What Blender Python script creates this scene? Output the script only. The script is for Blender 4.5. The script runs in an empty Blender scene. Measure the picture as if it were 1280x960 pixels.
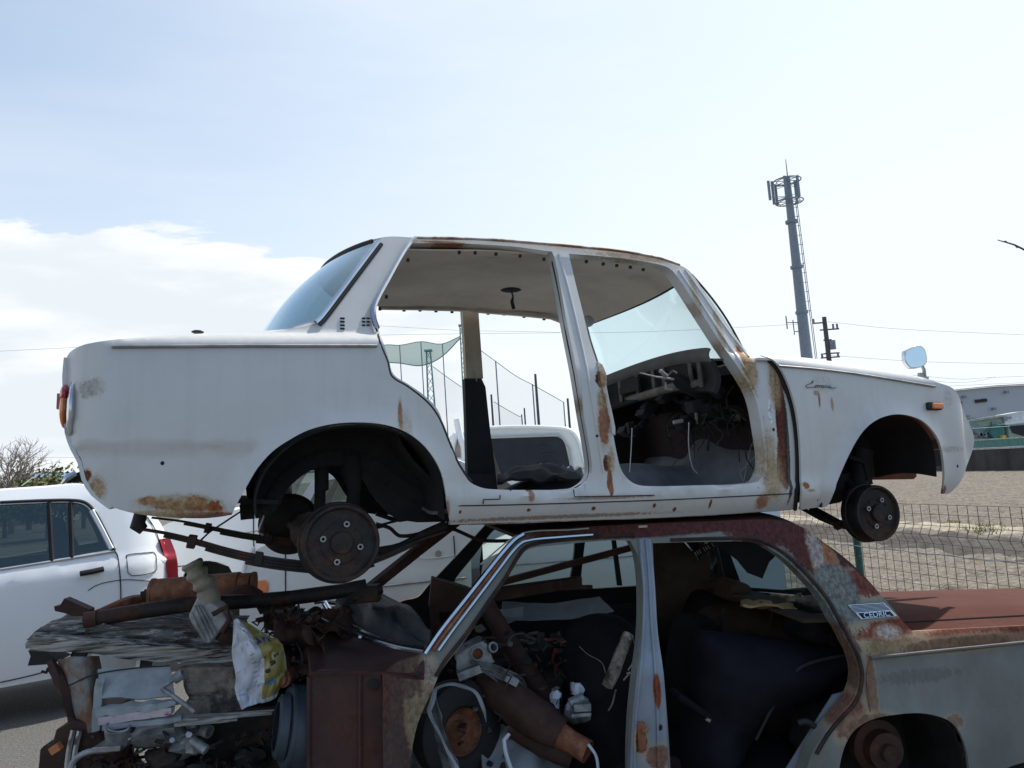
import bpy, bmesh, math, random
from mathutils import Vector, Matrix, noise as mnoise
from mathutils.geometry import delaunay_2d_cdt, intersect_point_line
R = math.radians
V = Vector
C = bpy.context.scene.collection
sc = bpy.context.scene
# ------------------------------------------------------------------ camera, sky, sun, exposure
F = 960.0
CAM = V((0, 0, 1.5)); PITCH = math.atan(105/960); ROLL = R(4)
RC = Matrix.Rotation(math.pi/2+PITCH, 3, 'X') @ Matrix.Rotation(-ROLL, 3, 'Z')
cd = bpy.data.cameras.new('camera'); cam = bpy.data.objects.new('camera', cd); C.objects.link(cam)
cam.matrix_world = Matrix.Translation(CAM) @ RC.to_4x4()
cd.sensor_width = 36; cd.lens = 27; cd.clip_start = .05; cd.clip_end = 3000
sc.camera = cam
SUN_EL, SUN_AZ = R(57), R(50)          # azimuth from +Y towards +X
wd = bpy.data.worlds.new('World'); sc.world = wd; wd.use_nodes = True
nt = wd.node_tree; N = nt.nodes; Lk = nt.links
for n in list(N): N.remove(n)
def wn(t, **k):
    n = N.new(t)
    for a, b in k.items(): setattr(n, a, b)
    return n
wo = wn('ShaderNodeOutputWorld'); bg = wn('ShaderNodeBackground'); bg.inputs['Strength'].default_value = .15
sky = wn('ShaderNodeTexSky', sky_type='NISHITA', sun_disc=False, sun_elevation=SUN_EL, sun_rotation=SUN_AZ, air_density=1.0, dust_density=2.0, ozone_density=1.2)
tc = wn('ShaderNodeTexCoord')
# thin veil of high cloud: whiter towards the horizon and towards the sun
nrm = wn('ShaderNodeVectorMath', operation='NORMALIZE'); Lk.new(tc.outputs['Generated'], nrm.inputs[0])
sep = wn('ShaderNodeSeparateXYZ'); Lk.new(nrm.outputs[0], sep.inputs[0])
def mth(op, a, b=None, c=None, clamp=False):
    n = wn('ShaderNodeMath', operation=op, use_clamp=clamp)
    for i, x in enumerate((a, b, c)):
        if x is None: continue
        if isinstance(x, (int, float)): n.inputs[i].default_value = x
        else: Lk.new(x, n.inputs[i])
    return n.outputs[0]
def mrange(x, a, b, c, d):
    n = wn('ShaderNodeMapRange', interpolation_type='SMOOTHSTEP'); Lk.new(x, n.inputs[0])
    for i, q in enumerate((a, b, c, d)): n.inputs[i+1].default_value = q
    return n.outputs[0]
el = sep.outputs[2]
veil = mrange(el, .0, .60, .92, .22)
sd = V((math.sin(SUN_AZ)*math.cos(SUN_EL), math.cos(SUN_AZ)*math.cos(SUN_EL), math.sin(SUN_EL)))
dt = wn('ShaderNodeVectorMath', operation='DOT_PRODUCT'); Lk.new(nrm.outputs[0], dt.inputs[0]); dt.inputs[1].default_value = sd
glow = mrange(dt.outputs['Value'], .30, .95, 0, .55)
mpn = wn('ShaderNodeMapping'); Lk.new(nrm.outputs[0], mpn.inputs[0]); mpn.inputs['Scale'].default_value = (1.6, 1.6, 6.5)
cn = wn('ShaderNodeTexNoise'); cn.inputs['Scale'].default_value = 2.2; cn.inputs['Detail'].default_value = 9; cn.inputs['Roughness'].default_value = .60; cn.inputs['Distortion'].default_value=.25
Lk.new(mpn.outputs[0], cn.inputs[0])
# cloud bank in the west (-X), low in the sky
west = mrange(sep.outputs[0], -.17, .06, 1, 0)
low = mth('ADD', mth('MULTIPLY', mth('SUBTRACT', cn.outputs[0], .5), .34), mth('MULTIPLY', sep.outputs[0], -.04))
topl = mth('SUBTRACT', mth('ADD', low, .292), el)
bank = mth('MULTIPLY', mrange(topl, -.002, .018, 0, 1), west)
cn2 = wn('ShaderNodeTexNoise'); cn2.inputs['Scale'].default_value = 2.6; cn2.inputs['Detail'].default_value = 6; Lk.new(mpn.outputs[0], cn2.inputs[0])
shade = mrange(cn2.outputs[0], .40, .60, .55, 1.0)
mpw = wn('ShaderNodeMapping'); Lk.new(nrm.outputs[0], mpw.inputs[0]); mpw.inputs['Scale'].default_value = (1.0, 1.0, 5); mpw.inputs['Rotation'].default_value=(.2,.3,.4)
cn3 = wn('ShaderNodeTexNoise'); cn3.inputs['Scale'].default_value = 1.7; cn3.inputs['Detail'].default_value = 5; Lk.new(mpw.outputs[0], cn3.inputs[0])
wisp = mrange(cn3.outputs[0], .42, .75, 0, .14)
north = mrange(sep.outputs[1], -.55, .25, .22, 1)
v1 = mth('MULTIPLY', mth('ADD', mth('ADD', veil, glow), wisp, clamp=True), north)
mx = wn('ShaderNodeMix', data_type='RGBA'); Lk.new(v1, mx.inputs[0]); sg = wn('ShaderNodeVectorMath', operation='MULTIPLY'); Lk.new(sky.outputs[0], sg.inputs[0]); sg.inputs[1].default_value = (.83, 1.03, 1.14); Lk.new(sg.outputs[0], mx.inputs[6]); mx.inputs[7].default_value = (5.95, 6.4, 6.7, 1)
cw = wn('ShaderNodeMix', data_type='RGBA'); Lk.new(shade, cw.inputs[0]); cw.inputs[6].default_value = (4.0, 4.6, 5.2, 1); cw.inputs[7].default_value = (6.3, 6.5, 6.6, 1)
mx2 = wn('ShaderNodeMix', data_type='RGBA'); Lk.new(bank, mx2.inputs[0]); Lk.new(mx.outputs[2], mx2.inputs[6]); Lk.new(cw.outputs[2], mx2.inputs[7])
Lk.new(mx2.outputs[2], bg.inputs['Color']); Lk.new(bg.outputs[0], wo.inputs[0])
sl = bpy.data.lights.new('sun', 'SUN'); sl.energy = 4.8; sl.angle = R(.55); sl.color = (1, .955, .88)
so = bpy.data.objects.new('sun', sl); C.objects.link(so); so.rotation_euler = sd.to_track_quat('Z', 'Y').to_euler(); so.location = (20, 20, 40)
vs = sc.view_settings; vs.view_transform = 'Standard'; vs.look = 'None'; vs.gamma = 1; vs.exposure = 0.1; vs.use_curve_mapping = False
sc.cycles.max_bounces = 7; sc.cycles.transparent_max_bounces = 16; sc.cycles.caustics_reflective = False; sc.cycles.caustics_refractive = False

# ------------------------------------------------------------------ pixel rays: where the traced outlines stand in the world
def ray(px, py): return RC @ V(((px-640)/F, -(py-480)/F, -1))
def wp(px, py, Y):
    d = ray(px, py); return CAM + d*(Y/d.y)
class Frame:
    def __init__(s, Q, yaw, a, b):
        n = V((-math.sin(yaw), math.cos(yaw), 0))
        hit = lambda p: (lambda d: CAM + d*((Q-CAM).dot(n)/d.dot(n)))(ray(*p))
        P1 = hit(a); P2 = hit(b)
        s.X = (P2-P1).normalized(); s.Y = n; s.Z = s.X.cross(s.Y); s.O = P1
    def p(s, px, py, y=0):
        d = ray(px, py); t = (s.O+s.Y*y-CAM).dot(s.Y)/d.dot(s.Y); v = CAM+d*t-s.O
        return V((v.dot(s.X), v.dot(s.Y), v.dot(s.Z)))
    def on(s, px, py, f):
        y = 0
        for _ in range(8):
            q = s.p(px, py, y); y = y*.3 + .7*f(q.x, q.z)
        return s.p(px, py, y)
    def mat(s):
        m = Matrix((s.X, s.Y, s.Z)).transposed().to_4x4(); m.translation = s.O; return m

# ------------------------------------------------------------------ materials
MATS = {}
def mat(name, col, rough=.55, metal=0, var=.18, scale=6, bump=0, bscale=60, col2=None, thr=.55, soft=.08, scale2=3, spots=(), stretch=(1, 1, 1), coat=0, spec=.5, emit=None, dirt=0, streak=0):
    m = bpy.data.materials.new(name); MATS[name] = m; m.use_nodes = True
    t = m.node_tree; n = t.nodes; l = t.links; b = n['Principled BSDF']
    b.inputs['Roughness'].default_value = rough; b.inputs['Metallic'].default_value = metal
    b.inputs['Specular IOR Level'].default_value = spec; b.inputs['Coat Weight'].default_value = coat; b.inputs['Coat Roughness'].default_value = .15
    co = n.new('ShaderNodeTexCoord'); mp = n.new('ShaderNodeMapping'); mp.inputs['Scale'].default_value = stretch; l.new(co.outputs['Object'], mp.inputs[0])
    def noise(s, d=6, r=.6):
        q = n.new('ShaderNodeTexNoise'); q.inputs['Scale'].default_value = s; q.inputs['Detail'].default_value = d; q.inputs['Roughness'].default_value = r
        l.new(mp.outputs[0], q.inputs[0]); return q.outputs[0]
    def mix(f, a, c):
        q = n.new('ShaderNodeMix'); q.data_type = 'RGBA'
        if isinstance(f, (int, float)): q.inputs[0].default_value = f
        else: l.new(f, q.inputs[0])
        for i, x in ((6, a), (7, c)):
            if isinstance(x, tuple): q.inputs[i].default_value = (*x, 1)
            else: l.new(x, q.inputs[i])
        return q.outputs[2]
    def rng(x, a, b_, c=0, d=1):
        q = n.new('ShaderNodeMapRange'); q.interpolation_type = 'SMOOTHSTEP'; l.new(x, q.inputs[0])
        for i, k in enumerate((a, b_, c, d)): q.inputs[i+1].default_value = k
        return q.outputs[0]
    def ma(op, a, b_):
        q = n.new('ShaderNodeMath'); q.operation = op
        for i, x in enumerate((a, b_)):
            if isinstance(x, (int, float)): q.inputs[i].default_value = x
            else: l.new(x, q.inputs[i])
        return q.outputs[0]
    n1 = noise(scale)
    c = mix(rng(n1, .3, .7), tuple(x*(1-var) for x in col), tuple(min(1, x*(1+var*.5)) for x in col))
    if dirt:
        c = mix(rng(noise(1.7, 9, .7), .50, .78, 0, dirt), c, (.16, .14, .11))
    if streak:
        m2 = n.new('ShaderNodeMapping'); m2.inputs['Scale'].default_value = (26, 26, 1.3); l.new(co.outputs['Object'], m2.inputs[0])
        q = n.new('ShaderNodeTexNoise'); q.inputs['Scale'].default_value = 1; q.inputs['Detail'].default_value = 5; l.new(m2.outputs[0], q.inputs[0])
        c = mix(rng(q.outputs[0], .50, .75, 0, streak), c, (.20, .18, .15))
        m3 = n.new('ShaderNodeMapping'); m3.inputs['Scale'].default_value = (9, 9, 60); m3.inputs['Rotation'].default_value = (0, .25, 0); l.new(co.outputs['Object'], m3.inputs[0])
        q = n.new('ShaderNodeTexNoise'); q.inputs['Scale'].default_value = 1; q.inputs['Detail'].default_value = 3; l.new(m3.outputs[0], q.inputs[0])
        c = mix(rng(q.outputs[0], .66, .72, 0, streak), c, (.3, .29, .27))
    rf = None
    if col2:
        f = rng(noise(scale2, 9, .68), thr-soft, thr+soft); c = mix(f, c, mix(rng(noise(40, 4), .35, .65), tuple(x*.65 for x in col2), col2)); rf = f
    if spots:
        sp = n.new('ShaderNodeSeparateXYZ'); l.new(co.outputs['Object'], sp.inputs[0])
        nn = ma('ADD', ma('SUBTRACT', noise(26, 9, .78), .5), ma('MULTIPLY', ma('SUBTRACT', noise(90, 4, .7), .5), .9)); fn = noise(70, 6, .7)
        for (x0, z0, rx, rz, kc, st, amp) in spots:
            dx = ma('MULTIPLY', ma('SUBTRACT', sp.outputs[0], x0), 1/rx); dz = ma('MULTIPLY', ma('SUBTRACT', sp.outputs[2], z0), 1/rz)
            d = ma('ADD', ma('MULTIPLY', dx, dx), ma('MULTIPLY', dz, dz)); d = ma('ADD', d, ma('MULTIPLY', nn, amp))
            f = rng(d, 1.0, .62, 0, st)
            kk = mix(rng(fn, .35, .65), tuple(x*.5 for x in kc), tuple(min(1, x*1.25) for x in kc))
            if amp > 1 and kc[0] > .15: c = mix(rng(d, 1.9, 1.0, 0, .55*st), c, (.40, .30, .18))
            c = mix(f, c, kk); rf = ma('MAXIMUM', rf, f) if rf else f
    l.new(c, b.inputs['Base Color'])
    if rf:
        l.new(rng(rf, 0, 1, rough, .85), b.inputs['Roughness'])
        if metal: l.new(rng(rf, 0, 1, metal, 0), b.inputs['Metallic'])
        if coat: l.new(rng(rf, 0, 1, coat, 0), b.inputs['Coat Weight'])
    if bump:
        q = n.new('ShaderNodeBump'); q.inputs['Strength'].default_value = bump; q.inputs['Distance'].default_value = .01
        l.new(noise(bscale, 6, .65), q.inputs['Height']); l.new(q.outputs[0], b.inputs['Normal'])
    return m
def glass(name, tint, gloss=.12, rough=.02, refl=(1,1,1)):
    m = bpy.data.materials.new(name); m.use_nodes = True; t = m.node_tree; n = t.nodes; l = t.links
    n.remove(n['Principled BSDF']); o = n['Material Output']
    tr = n.new('ShaderNodeBsdfTransparent'); tr.inputs[0].default_value = (*tint, 1)
    gl = n.new('ShaderNodeBsdfGlossy'); gl.inputs['Roughness'].default_value = rough; gl.inputs[0].default_value = (*refl, 1)
    lw = n.new('ShaderNodeLayerWeight'); lw.inputs[0].default_value = .5
    fr = n.new('ShaderNodeMath'); fr.operation = 'POWER'; l.new(lw.outputs['Facing'], fr.inputs[0]); fr.inputs[1].default_value = 4
    ad = n.new('ShaderNodeMath'); ad.operation = 'ADD'; ad.use_clamp = True; l.new(fr.outputs[0], ad.inputs[0]); ad.inputs[1].default_value = gloss
    mx = n.new('ShaderNodeMixShader'); l.new(ad.outputs[0], mx.inputs[0]); l.new(tr.outputs[0], mx.inputs[1]); l.new(gl.outputs[0], mx.inputs[2]); l.new(mx.outputs[0], o.inputs[0])
    MATS[name] = m; return m

# ------------------------------------------------------------------ mesh builder
def catmull(pts, k=5, closed=False, corner=48):
    """smooth polyline through the points; sharp turns stay corners"""
    n = len(pts); out = []
    P = [V(p) for p in pts]
    def cornerq(i):
        if not closed and i in (0, n-1): return True
        a = (P[i]-P[i-1]); b = (P[(i+1) % n]-P[i])
        if a.length < 1e-9 or b.length < 1e-9: return True
        return a.angle(b) > R(corner)
    for i in range(n if closed else n-1):
        p1, p2 = P[i], P[(i+1) % n]
        p0 = P[i-1] if not cornerq(i) else p1-(p2-p1)
        p3 = P[(i+2) % n] if not cornerq((i+1) % n) else p2+(p2-p1)
        # tangents limited by the length of this span
        L = (p2-p1).length
        t1 = (p2-p0); t2 = (p3-p1)
        t1 = t1.normalized()*L if t1.length > 1e-9 else t1; t2 = t2.normalized()*L if t2.length > 1e-9 else t2
        for j in range(k):
            t = j/k; a = 2*t**3-3*t**2+1; b = t**3-2*t**2+t; c = -2*t**3+3*t**2; d = t**3-t**2
            out.append(p1*a+t1*b+p2*c+t2*d)
    if not closed: out.append(P[-1])
    return out
def S2(px, k=5, closed=True): return [tuple(v) for v in catmull([V((a, b)) for a, b in px], k, closed)]
class B:
    def __init__(s): s.v = []; s.f = []; s.m = []
    def add(s, vs_, fs, mi=0):
        o = len(s.v); s.v += [V(x) for x in vs_]; s.f += [tuple(o+i for i in f) for f in fs]; s.m += [mi]*len(fs); return s
    def box(s, c, d, rot=None, mi=0, taper=None):
        c = V(c); q = []
        for z in (-.5, .5):
            for x, y in ((-.5, -.5), (.5, -.5), (.5, .5), (-.5, .5)):
                k = taper if (taper and z > 0) else 1
                p = V((x*d[0]*k, y*d[1]*k, z*d[2])); q.append(c + (rot @ p if rot else p))
        return s.add(q, [(3, 2, 1, 0), (4, 5, 6, 7), (0, 1, 5, 4), (1, 2, 6, 5), (2, 3, 7, 6), (3, 0, 4, 7)], mi)
    def beam(s, a, b, w, h, mi=0, up=V((0, 0, 1))):
        a = V(a); b = V(b); d = (b-a); L = d.length; d.normalize()
        sx = d.cross(up); sx = sx.normalized() if sx.length > 1e-4 else V((1, 0, 0)); u = sx.cross(d)
        M = Matrix((d, sx, u)).transposed(); return s.box((a+b)/2, (L, w, h), M, mi)
    def tube(s, pts, r, n=10, mi=0, cap=True, hollow=0, wob=0):
        P = [V(p) for p in pts]; k = len(P); rr = r if isinstance(r, (list, tuple)) else [r]*k
        if len(rr) != k: rr = [rr[min(int(i*(len(rr)-1)/max(1, k-1)), len(rr)-2)]*(1-f_)+rr[min(int(i*(len(rr)-1)/max(1, k-1)), len(rr)-2)+1]*f_ for i in range(k) for f_ in [i*(len(rr)-1)/max(1, k-1)-min(int(i*(len(rr)-1)/max(1, k-1)), len(rr)-2)]]
        T = []
        for i in range(k):
            t = (P[min(i+1, k-1)]-P[max(i-1, 0)]); T.append(t.normalized() if t.length > 1e-9 else V((0, 0, 1)))
        u = T[0].orthogonal().normalized(); vs_ = []; fs = []
        for i in range(k):
            u = (u-T[i]*u.dot(T[i])); u = u.normalized() if u.length > 1e-6 else T[i].orthogonal().normalized(); w = T[i].cross(u)
            for j in range(n):
                a = 2*math.pi*j/n; q = rr[i]*(1+(wob*mnoise.noise(P[i]*9+V((j, 0, 0))) if wob else 0))
                vs_.append(P[i]+(u*math.cos(a)+w*math.sin(a))*q)
        for i in range(k-1):
            for j in range(n):
                a = i*n+j; b = i*n+(j+1) % n; fs.append((a, b, b+n, a+n))
        if cap and not hollow: fs += [tuple(range(n))[::-1], tuple(range((k-1)*n, k*n))]
        s.add(vs_, fs, mi)
        if hollow:   # open pipe: inner wall with rims
            vi = []; fi = []
            for i in range(k):
                for j in range(n): vi.append(P[i]+(vs_[i*n+j]-P[i])*(1-hollow))
            for i in range(k-1):
                for j in range(n):
                    a = i*n+j; b = i*n+(j+1) % n; fi.append((a, a+n, b+n, b))
            o = k*n; allv = vs_+vi; rim = []
            for j in range(n):
                b = (j+1) % n; rim.append((j, o+j, o+b, b)); e = (k-1)*n; rim.append((e+j, e+b, o+e+b, o+e+j))
            s.add(vi, fi, mi); s.add(allv, rim, mi)
        return s
    def lathe(s, prof, o, ax, n=28, mi=0, scl=None):
        o = V(o); ax = V(ax).normalized(); u = ax.orthogonal().normalized(); w = ax.cross(u); vs_ = []; fs = []
        for r, h in prof:
            for j in range(n):
                a = 2*math.pi*j/n; vs_.append(o+ax*h+(u*math.cos(a)+w*math.sin(a))*r)
        for i in range(len(prof)-1):
            for j in range(n):
                a = i*n+j; b = i*n+(j+1) % n; fs.append((a, b, b+n, a+n))
        return s.add(vs_, fs, mi)
    def ball(s, c, r, n=12, mi=0, amp=0, rot=None, seed=0):
        vs_ = []; fs = []; c = V(c); r = V(r) if not isinstance(r, (int, float)) else V((r, r, r)); m = n//2
        for i in range(m+1):
            th = math.pi*i/m
            for j in range(n):
                ph = 2*math.pi*j/n; d = V((math.sin(th)*math.cos(ph), math.sin(th)*math.sin(ph), math.cos(th)))
                k = 1+amp*mnoise.noise(d*1.8+V((seed*3.1, 0, 0))); p = V((d.x*r.x*k, d.y*r.y*k, d.z*r.z*k)); vs_.append(c+(rot @ p if rot else p))
        for i in range(m):
            for j in range(n):
                a = i*n+j; b = i*n+(j+1) % n; fs.append((a, a+n, b+n, b))
        return s.add(vs_, fs, mi)
    def grid(s, fn, nu, nv, thick=0, mi=0, mi2=None):
        P = [[V(fn(i/nu, j/nv)) for j in range(nv+1)] for i in range(nu+1)]; vs_ = [p for r_ in P for p in r_]; W_ = nv+1
        fs = [(i*W_+j, (i+1)*W_+j, (i+1)*W_+j+1, i*W_+j+1) for i in range(nu) for j in range(nv)]
        if not thick: return s.add(vs_, fs, mi)
        Nn = [V((0, 0, 0)) for _ in vs_]
        for f in fs:
            nn = (vs_[f[2]]-vs_[f[0]]).cross(vs_[f[3]]-vs_[f[1]])
            for i in f: Nn[i] += nn
        v2 = [v-(nn.normalized() if nn.length > 1e-12 else V((0, 0, 1)))*thick for v, nn in zip(vs_, Nn)]
        o = len(s.v); s.v += vs_+v2; K = len(vs_)
        s.f += [tuple(o+i for i in f) for f in fs]; s.m += [mi]*len(fs)
        s.f += [tuple(o+K+i for i in f[::-1]) for f in fs]; s.m += [mi if mi2 is None else mi2]*len(fs)
        ed = [j for j in range(nv+1)] + [i*W_+nv for i in range(1, nu+1)] + [nu*W_+j for j in range(nv-1, -1, -1)] + [i*W_ for i in range(nu-1, 0, -1)]
        for a, b in zip(ed, ed[1:]+ed[:1]): s.f.append((o+a, o+b, o+K+b, o+K+a)); s.m.append(mi)
        return s
    def prism(s, poly, d, mi=0):
        P = [V(p) for p in poly]; d = V(d); n = len(P); o = len(s.v)
        # triangulated caps (concave outlines allowed)
        nn = V((0, 0, 0))
        for i in range(n): nn += P[i].cross(P[(i+1) % n])
        nn.normalize(); u = nn.orthogonal().normalized(); w = nn.cross(u)
        r = delaunay_2d_cdt([V((p.dot(u), p.dot(w))) for p in P], [], [list(range(n))], 1, 1e-7)
        if len(r[0]) == n:
            tri = [tuple(f) for f in r[2]]
            s.v += P+[p+d for p in P]
            s.f += [tuple(o+i for i in t) for t in tri]; s.f += [tuple(o+n+i for i in t[::-1]) for t in tri]; s.m += [mi]*(2*len(tri))
            for i in range(n): j = (i+1) % n; s.f.append((o+i, o+j, o+n+j, o+n+i)); s.m.append(mi)
        return s
OFF = {}
def obj(name, b, m, parent=None, smooth=True, angle=38, bev=0, solid=0, label=None, sub=0):
    me = bpy.data.meshes.new(name); off = OFF.get(parent.name, V((0, 0, 0))) if parent else None
    if parent is None:
        xs = [v for v in b.v]; off = V(((min(v.x for v in xs)+max(v.x for v in xs))/2, (min(v.y for v in xs)+max(v.y for v in xs))/2, min(v.z for v in xs)))
    me.from_pydata([tuple(v-off) for v in b.v], [], b.f)
    for x in (m if isinstance(m, (list, tuple)) else [m]): me.materials.append(MATS[x])
    for p, i in zip(me.polygons, b.m): p.material_index = i
    bm = bmesh.new(); bm.from_mesh(me); bmesh.ops.remove_doubles(bm, verts=bm.verts, dist=1e-5); bmesh.ops.recalc_face_normals(bm, faces=bm.faces); bm.to_mesh(me); bm.free()
    if smooth:
        me.shade_smooth(); me.set_sharp_from_angle(angle=R(angle))
    o = bpy.data.objects.new(name, me); C.objects.link(o)
    if parent:
        o.parent = parent; OFF[o.name] = off
    else: o.location = off
    if bev:
        md = o.modifiers.new('bevel', 'BEVEL'); md.width = bev; md.segments = 2; md.limit_method = 'ANGLE'; md.angle_limit = R(40)
    if solid:
        md = o.modifiers.new('solid', 'SOLIDIFY'); md.thickness = solid; md.offset = 0
    if sub:
        md = o.modifiers.new('sub', 'SUBSURF'); md.levels = md.render_levels = sub
    if label: o['label'] = label
    return o
def tag(o, label, cat, group=None):
    o['label'] = label; o['category'] = cat
    if group: o['group'] = group
    return o
def thing(name, label, cat, loc=None, matrix=None, group=None):
    o = bpy.data.objects.new(name, None); o.empty_display_size = .2; C.objects.link(o)
    if matrix is not None: o.matrix_world = matrix; OFF[o.name] = V((0, 0, 0))
    else: o.location = loc; OFF[o.name] = V(loc)
    return tag(o, label, cat, group)
def kind(o, k): o['kind'] = k; return o
def copy_tree(o, parent=None):
    c = o.copy(); C.objects.link(c); c.parent = parent
    if o.name in OFF: OFF[c.name] = OFF[o.name]
    for ch in list(o.children): copy_tree(ch, c)
    return c
def inside(x, z, poly):
    c = False; n = len(poly); j = n-1
    for i in range(n):
        xi, zi = poly[i]; xj, zj = poly[j]
        if (zi > z) != (zj > z) and x < (xj-xi)*(z-zi)/(zj-zi)+xi: c = not c
        j = i
    return c
def dist_poly(x, z, poly, closed=True):
    m = 1e9; n = len(poly)
    for i in range(n if closed else n-1):
        ax, az = poly[i]; bx_, bz = poly[(i+1) % n]; dx = bx_-ax; dz = bz-az; L = dx*dx+dz*dz
        t = 0 if L < 1e-12 else max(0, min(1, ((x-ax)*dx+(z-az)*dz)/L)); q = (ax+dx*t-x)**2+(az+dz*t-z)**2
        if q < m: m = q
    return math.sqrt(m)
def panel(outline, holes, ys, th, sp=.035, mirror=None, b=None, mi=0, mi_in=1, extra=()):
    """sheet-metal side panel: outline and holes in the car's (x, z), bulge ys(x, z), thickness th(x, z)"""
    def dens(P):
        out = []
        for i, p in enumerate(P):
            q = P[(i+1) % len(P)]; L = math.hypot(q[0]-p[0], q[1]-p[1]); k = max(1, int(L/sp))
            if L < 1e-5: continue
            for j in range(k): out.append((p[0]+(q[0]-p[0])*j/k, p[1]+(q[1]-p[1])*j/k))
        return out
    O = dens(outline); H = [dens(h) for h in holes]; loops = [O]+H
    pts = []; edges = []
    for L_ in loops:
        o = len(pts); pts += L_; edges += [(o+i, o+(i+1) % len(L_)) for i in range(len(L_))]
    xs = [p[0] for p in O]; zs_ = [p[1] for p in O]; rnd = random.Random(5)
    x = min(xs)
    while x < max(xs):
        z = min(zs_)
        while z < max(zs_):
            q = (x+rnd.uniform(-.2, .2)*sp, z+rnd.uniform(-.2, .2)*sp)
            if inside(*q, O) and not any(inside(*q, h) for h in H) and min(dist_poly(*q, l_) for l_ in loops) > sp*.45: pts.append(q)
            z += sp
        x += sp
    for q in extra:
        if inside(*q, O) and not any(inside(*q, h) for h in H) and min(dist_poly(*q, l_) for l_ in loops) > .006: pts.append(q)
    r = delaunay_2d_cdt([V(p) for p in pts], edges, [], 0, 1e-6)
    vs2 = [(v.x, v.y) for v in r[0]]; tri = []
    for f in r[2]:
        cx = sum(vs2[i][0] for i in f)/3; cz = sum(vs2[i][1] for i in f)/3
        if inside(cx, cz, O) and not any(inside(cx, cz, h) for h in H): tri.append(tuple(f))
    b = b or B(); o = len(b.v); n = len(vs2); yy = [ys(*p) for p in vs2]; tt = [th(*p) for p in vs2]
    my = (lambda y: mirror-y) if mirror is not None else (lambda y: y)
    b.v += [V((p[0], my(y), p[1])) for p, y in zip(vs2, yy)]+[V((p[0], my(y+t), p[1])) for p, y, t in zip(vs2, yy, tt)]
    cnt = {}
    for t in tri:
        b.f.append(tuple(o+i for i in t)); b.m.append(mi); b.f.append(tuple(o+n+i for i in t[::-1])); b.m.append(mi_in)
        for i in range(3):
            e = (t[i], t[(i+1) % 3]); k = tuple(sorted(e)); cnt.setdefault(k, []).append(e)
    for k, e in cnt.items():
        if len(e) == 1: a, c = e[0]; b.f.append((o+a, o+c, o+n+c, o+n+a)); b.m.append(mi)
    return b
def puff(outline, y0, depth, back=.03, edge=.10, fold=.012, fr=6, seed=0, sp=.035):
    """stuffed cushion: traced outline swelling towards -Y with soft folds"""
    f = lambda x, z: y0-depth*min(1, dist_poly(x, z, outline)/edge)**.5+fold*mnoise.noise(V((x*fr, z*fr, seed)))+fold*.5*mnoise.noise(V((x*fr*3, z*fr*3, seed+4)))
    return panel(outline, [], f, lambda x, z: max(.01, y0+back-f(x, z)), sp, mi_in=0)
def sst(a, b, x):
    t = max(0, min(1, (x-a)/(b-a))); return t*t*(3-2*t)
def itp(tab, x):
    if x <= tab[0][0]: return tab[0][1]
    for (a, u), (c, w) in zip(tab, tab[1:]):
        if x <= c: return u+(w-u)*(x-a)/(c-a)
    return tab[-1][1]
rnd = random.Random(11)
# ------------------------------------------------------------------ frames of the two stacked cars
W = Frame(V((-.62, 2.66, 0)), R(19.7), (560, 655), (990, 637)); WW = 1.56
L = Frame(V((.35, 2.95, 0)), R(8), (1085, 822), (1280, 803)); LW = 1.50
ZS = [(-1.10, .606), (-.257, .639), (.6, .645), (1.472, .614), (2.36, .54), (2.6, .51)]
def ysW(x, z):
    zs = itp(ZS, x); d = z-zs; y = .012*min(1, ((z-.35)/.3)**2)
    if z < .10: y += .05*((.10-z)/.10)**1.6
    if x > -.02 and x < 1.62: y -= .022*sst(.115, .085, z)*sst(-.02, .02, x)
    if d > 0:
        t = min(d, .058)/.065; y += .10*(1-math.sqrt(1-t*t))
        if d > .058: y += (d-.058)*.36
    if d > -.10 and -.05 < x < 1.35:
        k = sst(-.05, .12, x)*sst(1.35, 1.22, x); y = y*(1-k)+k*max(0, d+.10)*.355
    if x < -.55 and z < .30: y += .010*sst(.287, .277, z)*sst(-.55, -.75, x)
    if x < -1.12: t = min(.97, (-1.12-x)/.11); y += .10*(1-math.sqrt(1-t*t))
    if x > 2.42: t = min(.97, (x-2.42)/.12); y += .09*(1-math.sqrt(1-t*t))
    return y
wc = thing('derelict_white_sedan', 'stripped white sedan shell without doors or wheels, stacked on the rusty car roof', 'car', matrix=W.mat())
onW = lambda px, py: (lambda q: (q.x, q.z))(W.on(px, py, ysW))
PW = lambda L_, k=4, c=True: [onW(*q) for q in S2(L_, k, c)]
archR = [(290, 643), (296, 630), (310, 605), (322, 585), (340, 565), (360, 551), (385, 538), (415, 530.5), (450, 528.5), (480, 531.5), (505, 540), (525, 554), (540, 572), (550, 592), (555, 615), (557, 632), (558, 654)]
archF = [(1021, 633), (1025, 629), (1035, 605), (1047, 577), (1060, 552), (1072, 536), (1087, 525), (1105, 519.5), (1122, 520), (1140, 526), (1152, 536), (1162, 551), (1167, 570), (1169, 595), (1167, 616)]
AR = [onW(*q) for q in S2(archR, 4, False)]; AF = [onW(*q) for q in S2(archF, 4, False)]
def ysB(x, z):
    d = dist_poly(x, z, AR, False) if x < .25 and z < .5 else 9
    return ysW(x, z)-.022*math.exp(-(d/.03)**2)
def ysF(x, z):
    d = dist_poly(x, z, AF, False) if z < .55 else 9
    return ysW(x, z)-.030-.020*math.exp(-(d/.028)**2)-(.006*sst(.115, .085, z) if x < 1.7 else 0)
rear_top = [(83, 463), (83, 448), (90, 438), (110, 429.5), (160, 423), (240, 417.5), (330, 413.5), (393, 406), (401, 399)]
cpil = [(401, 399), (437, 351), (472, 302.5), (482, 296)]
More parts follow.
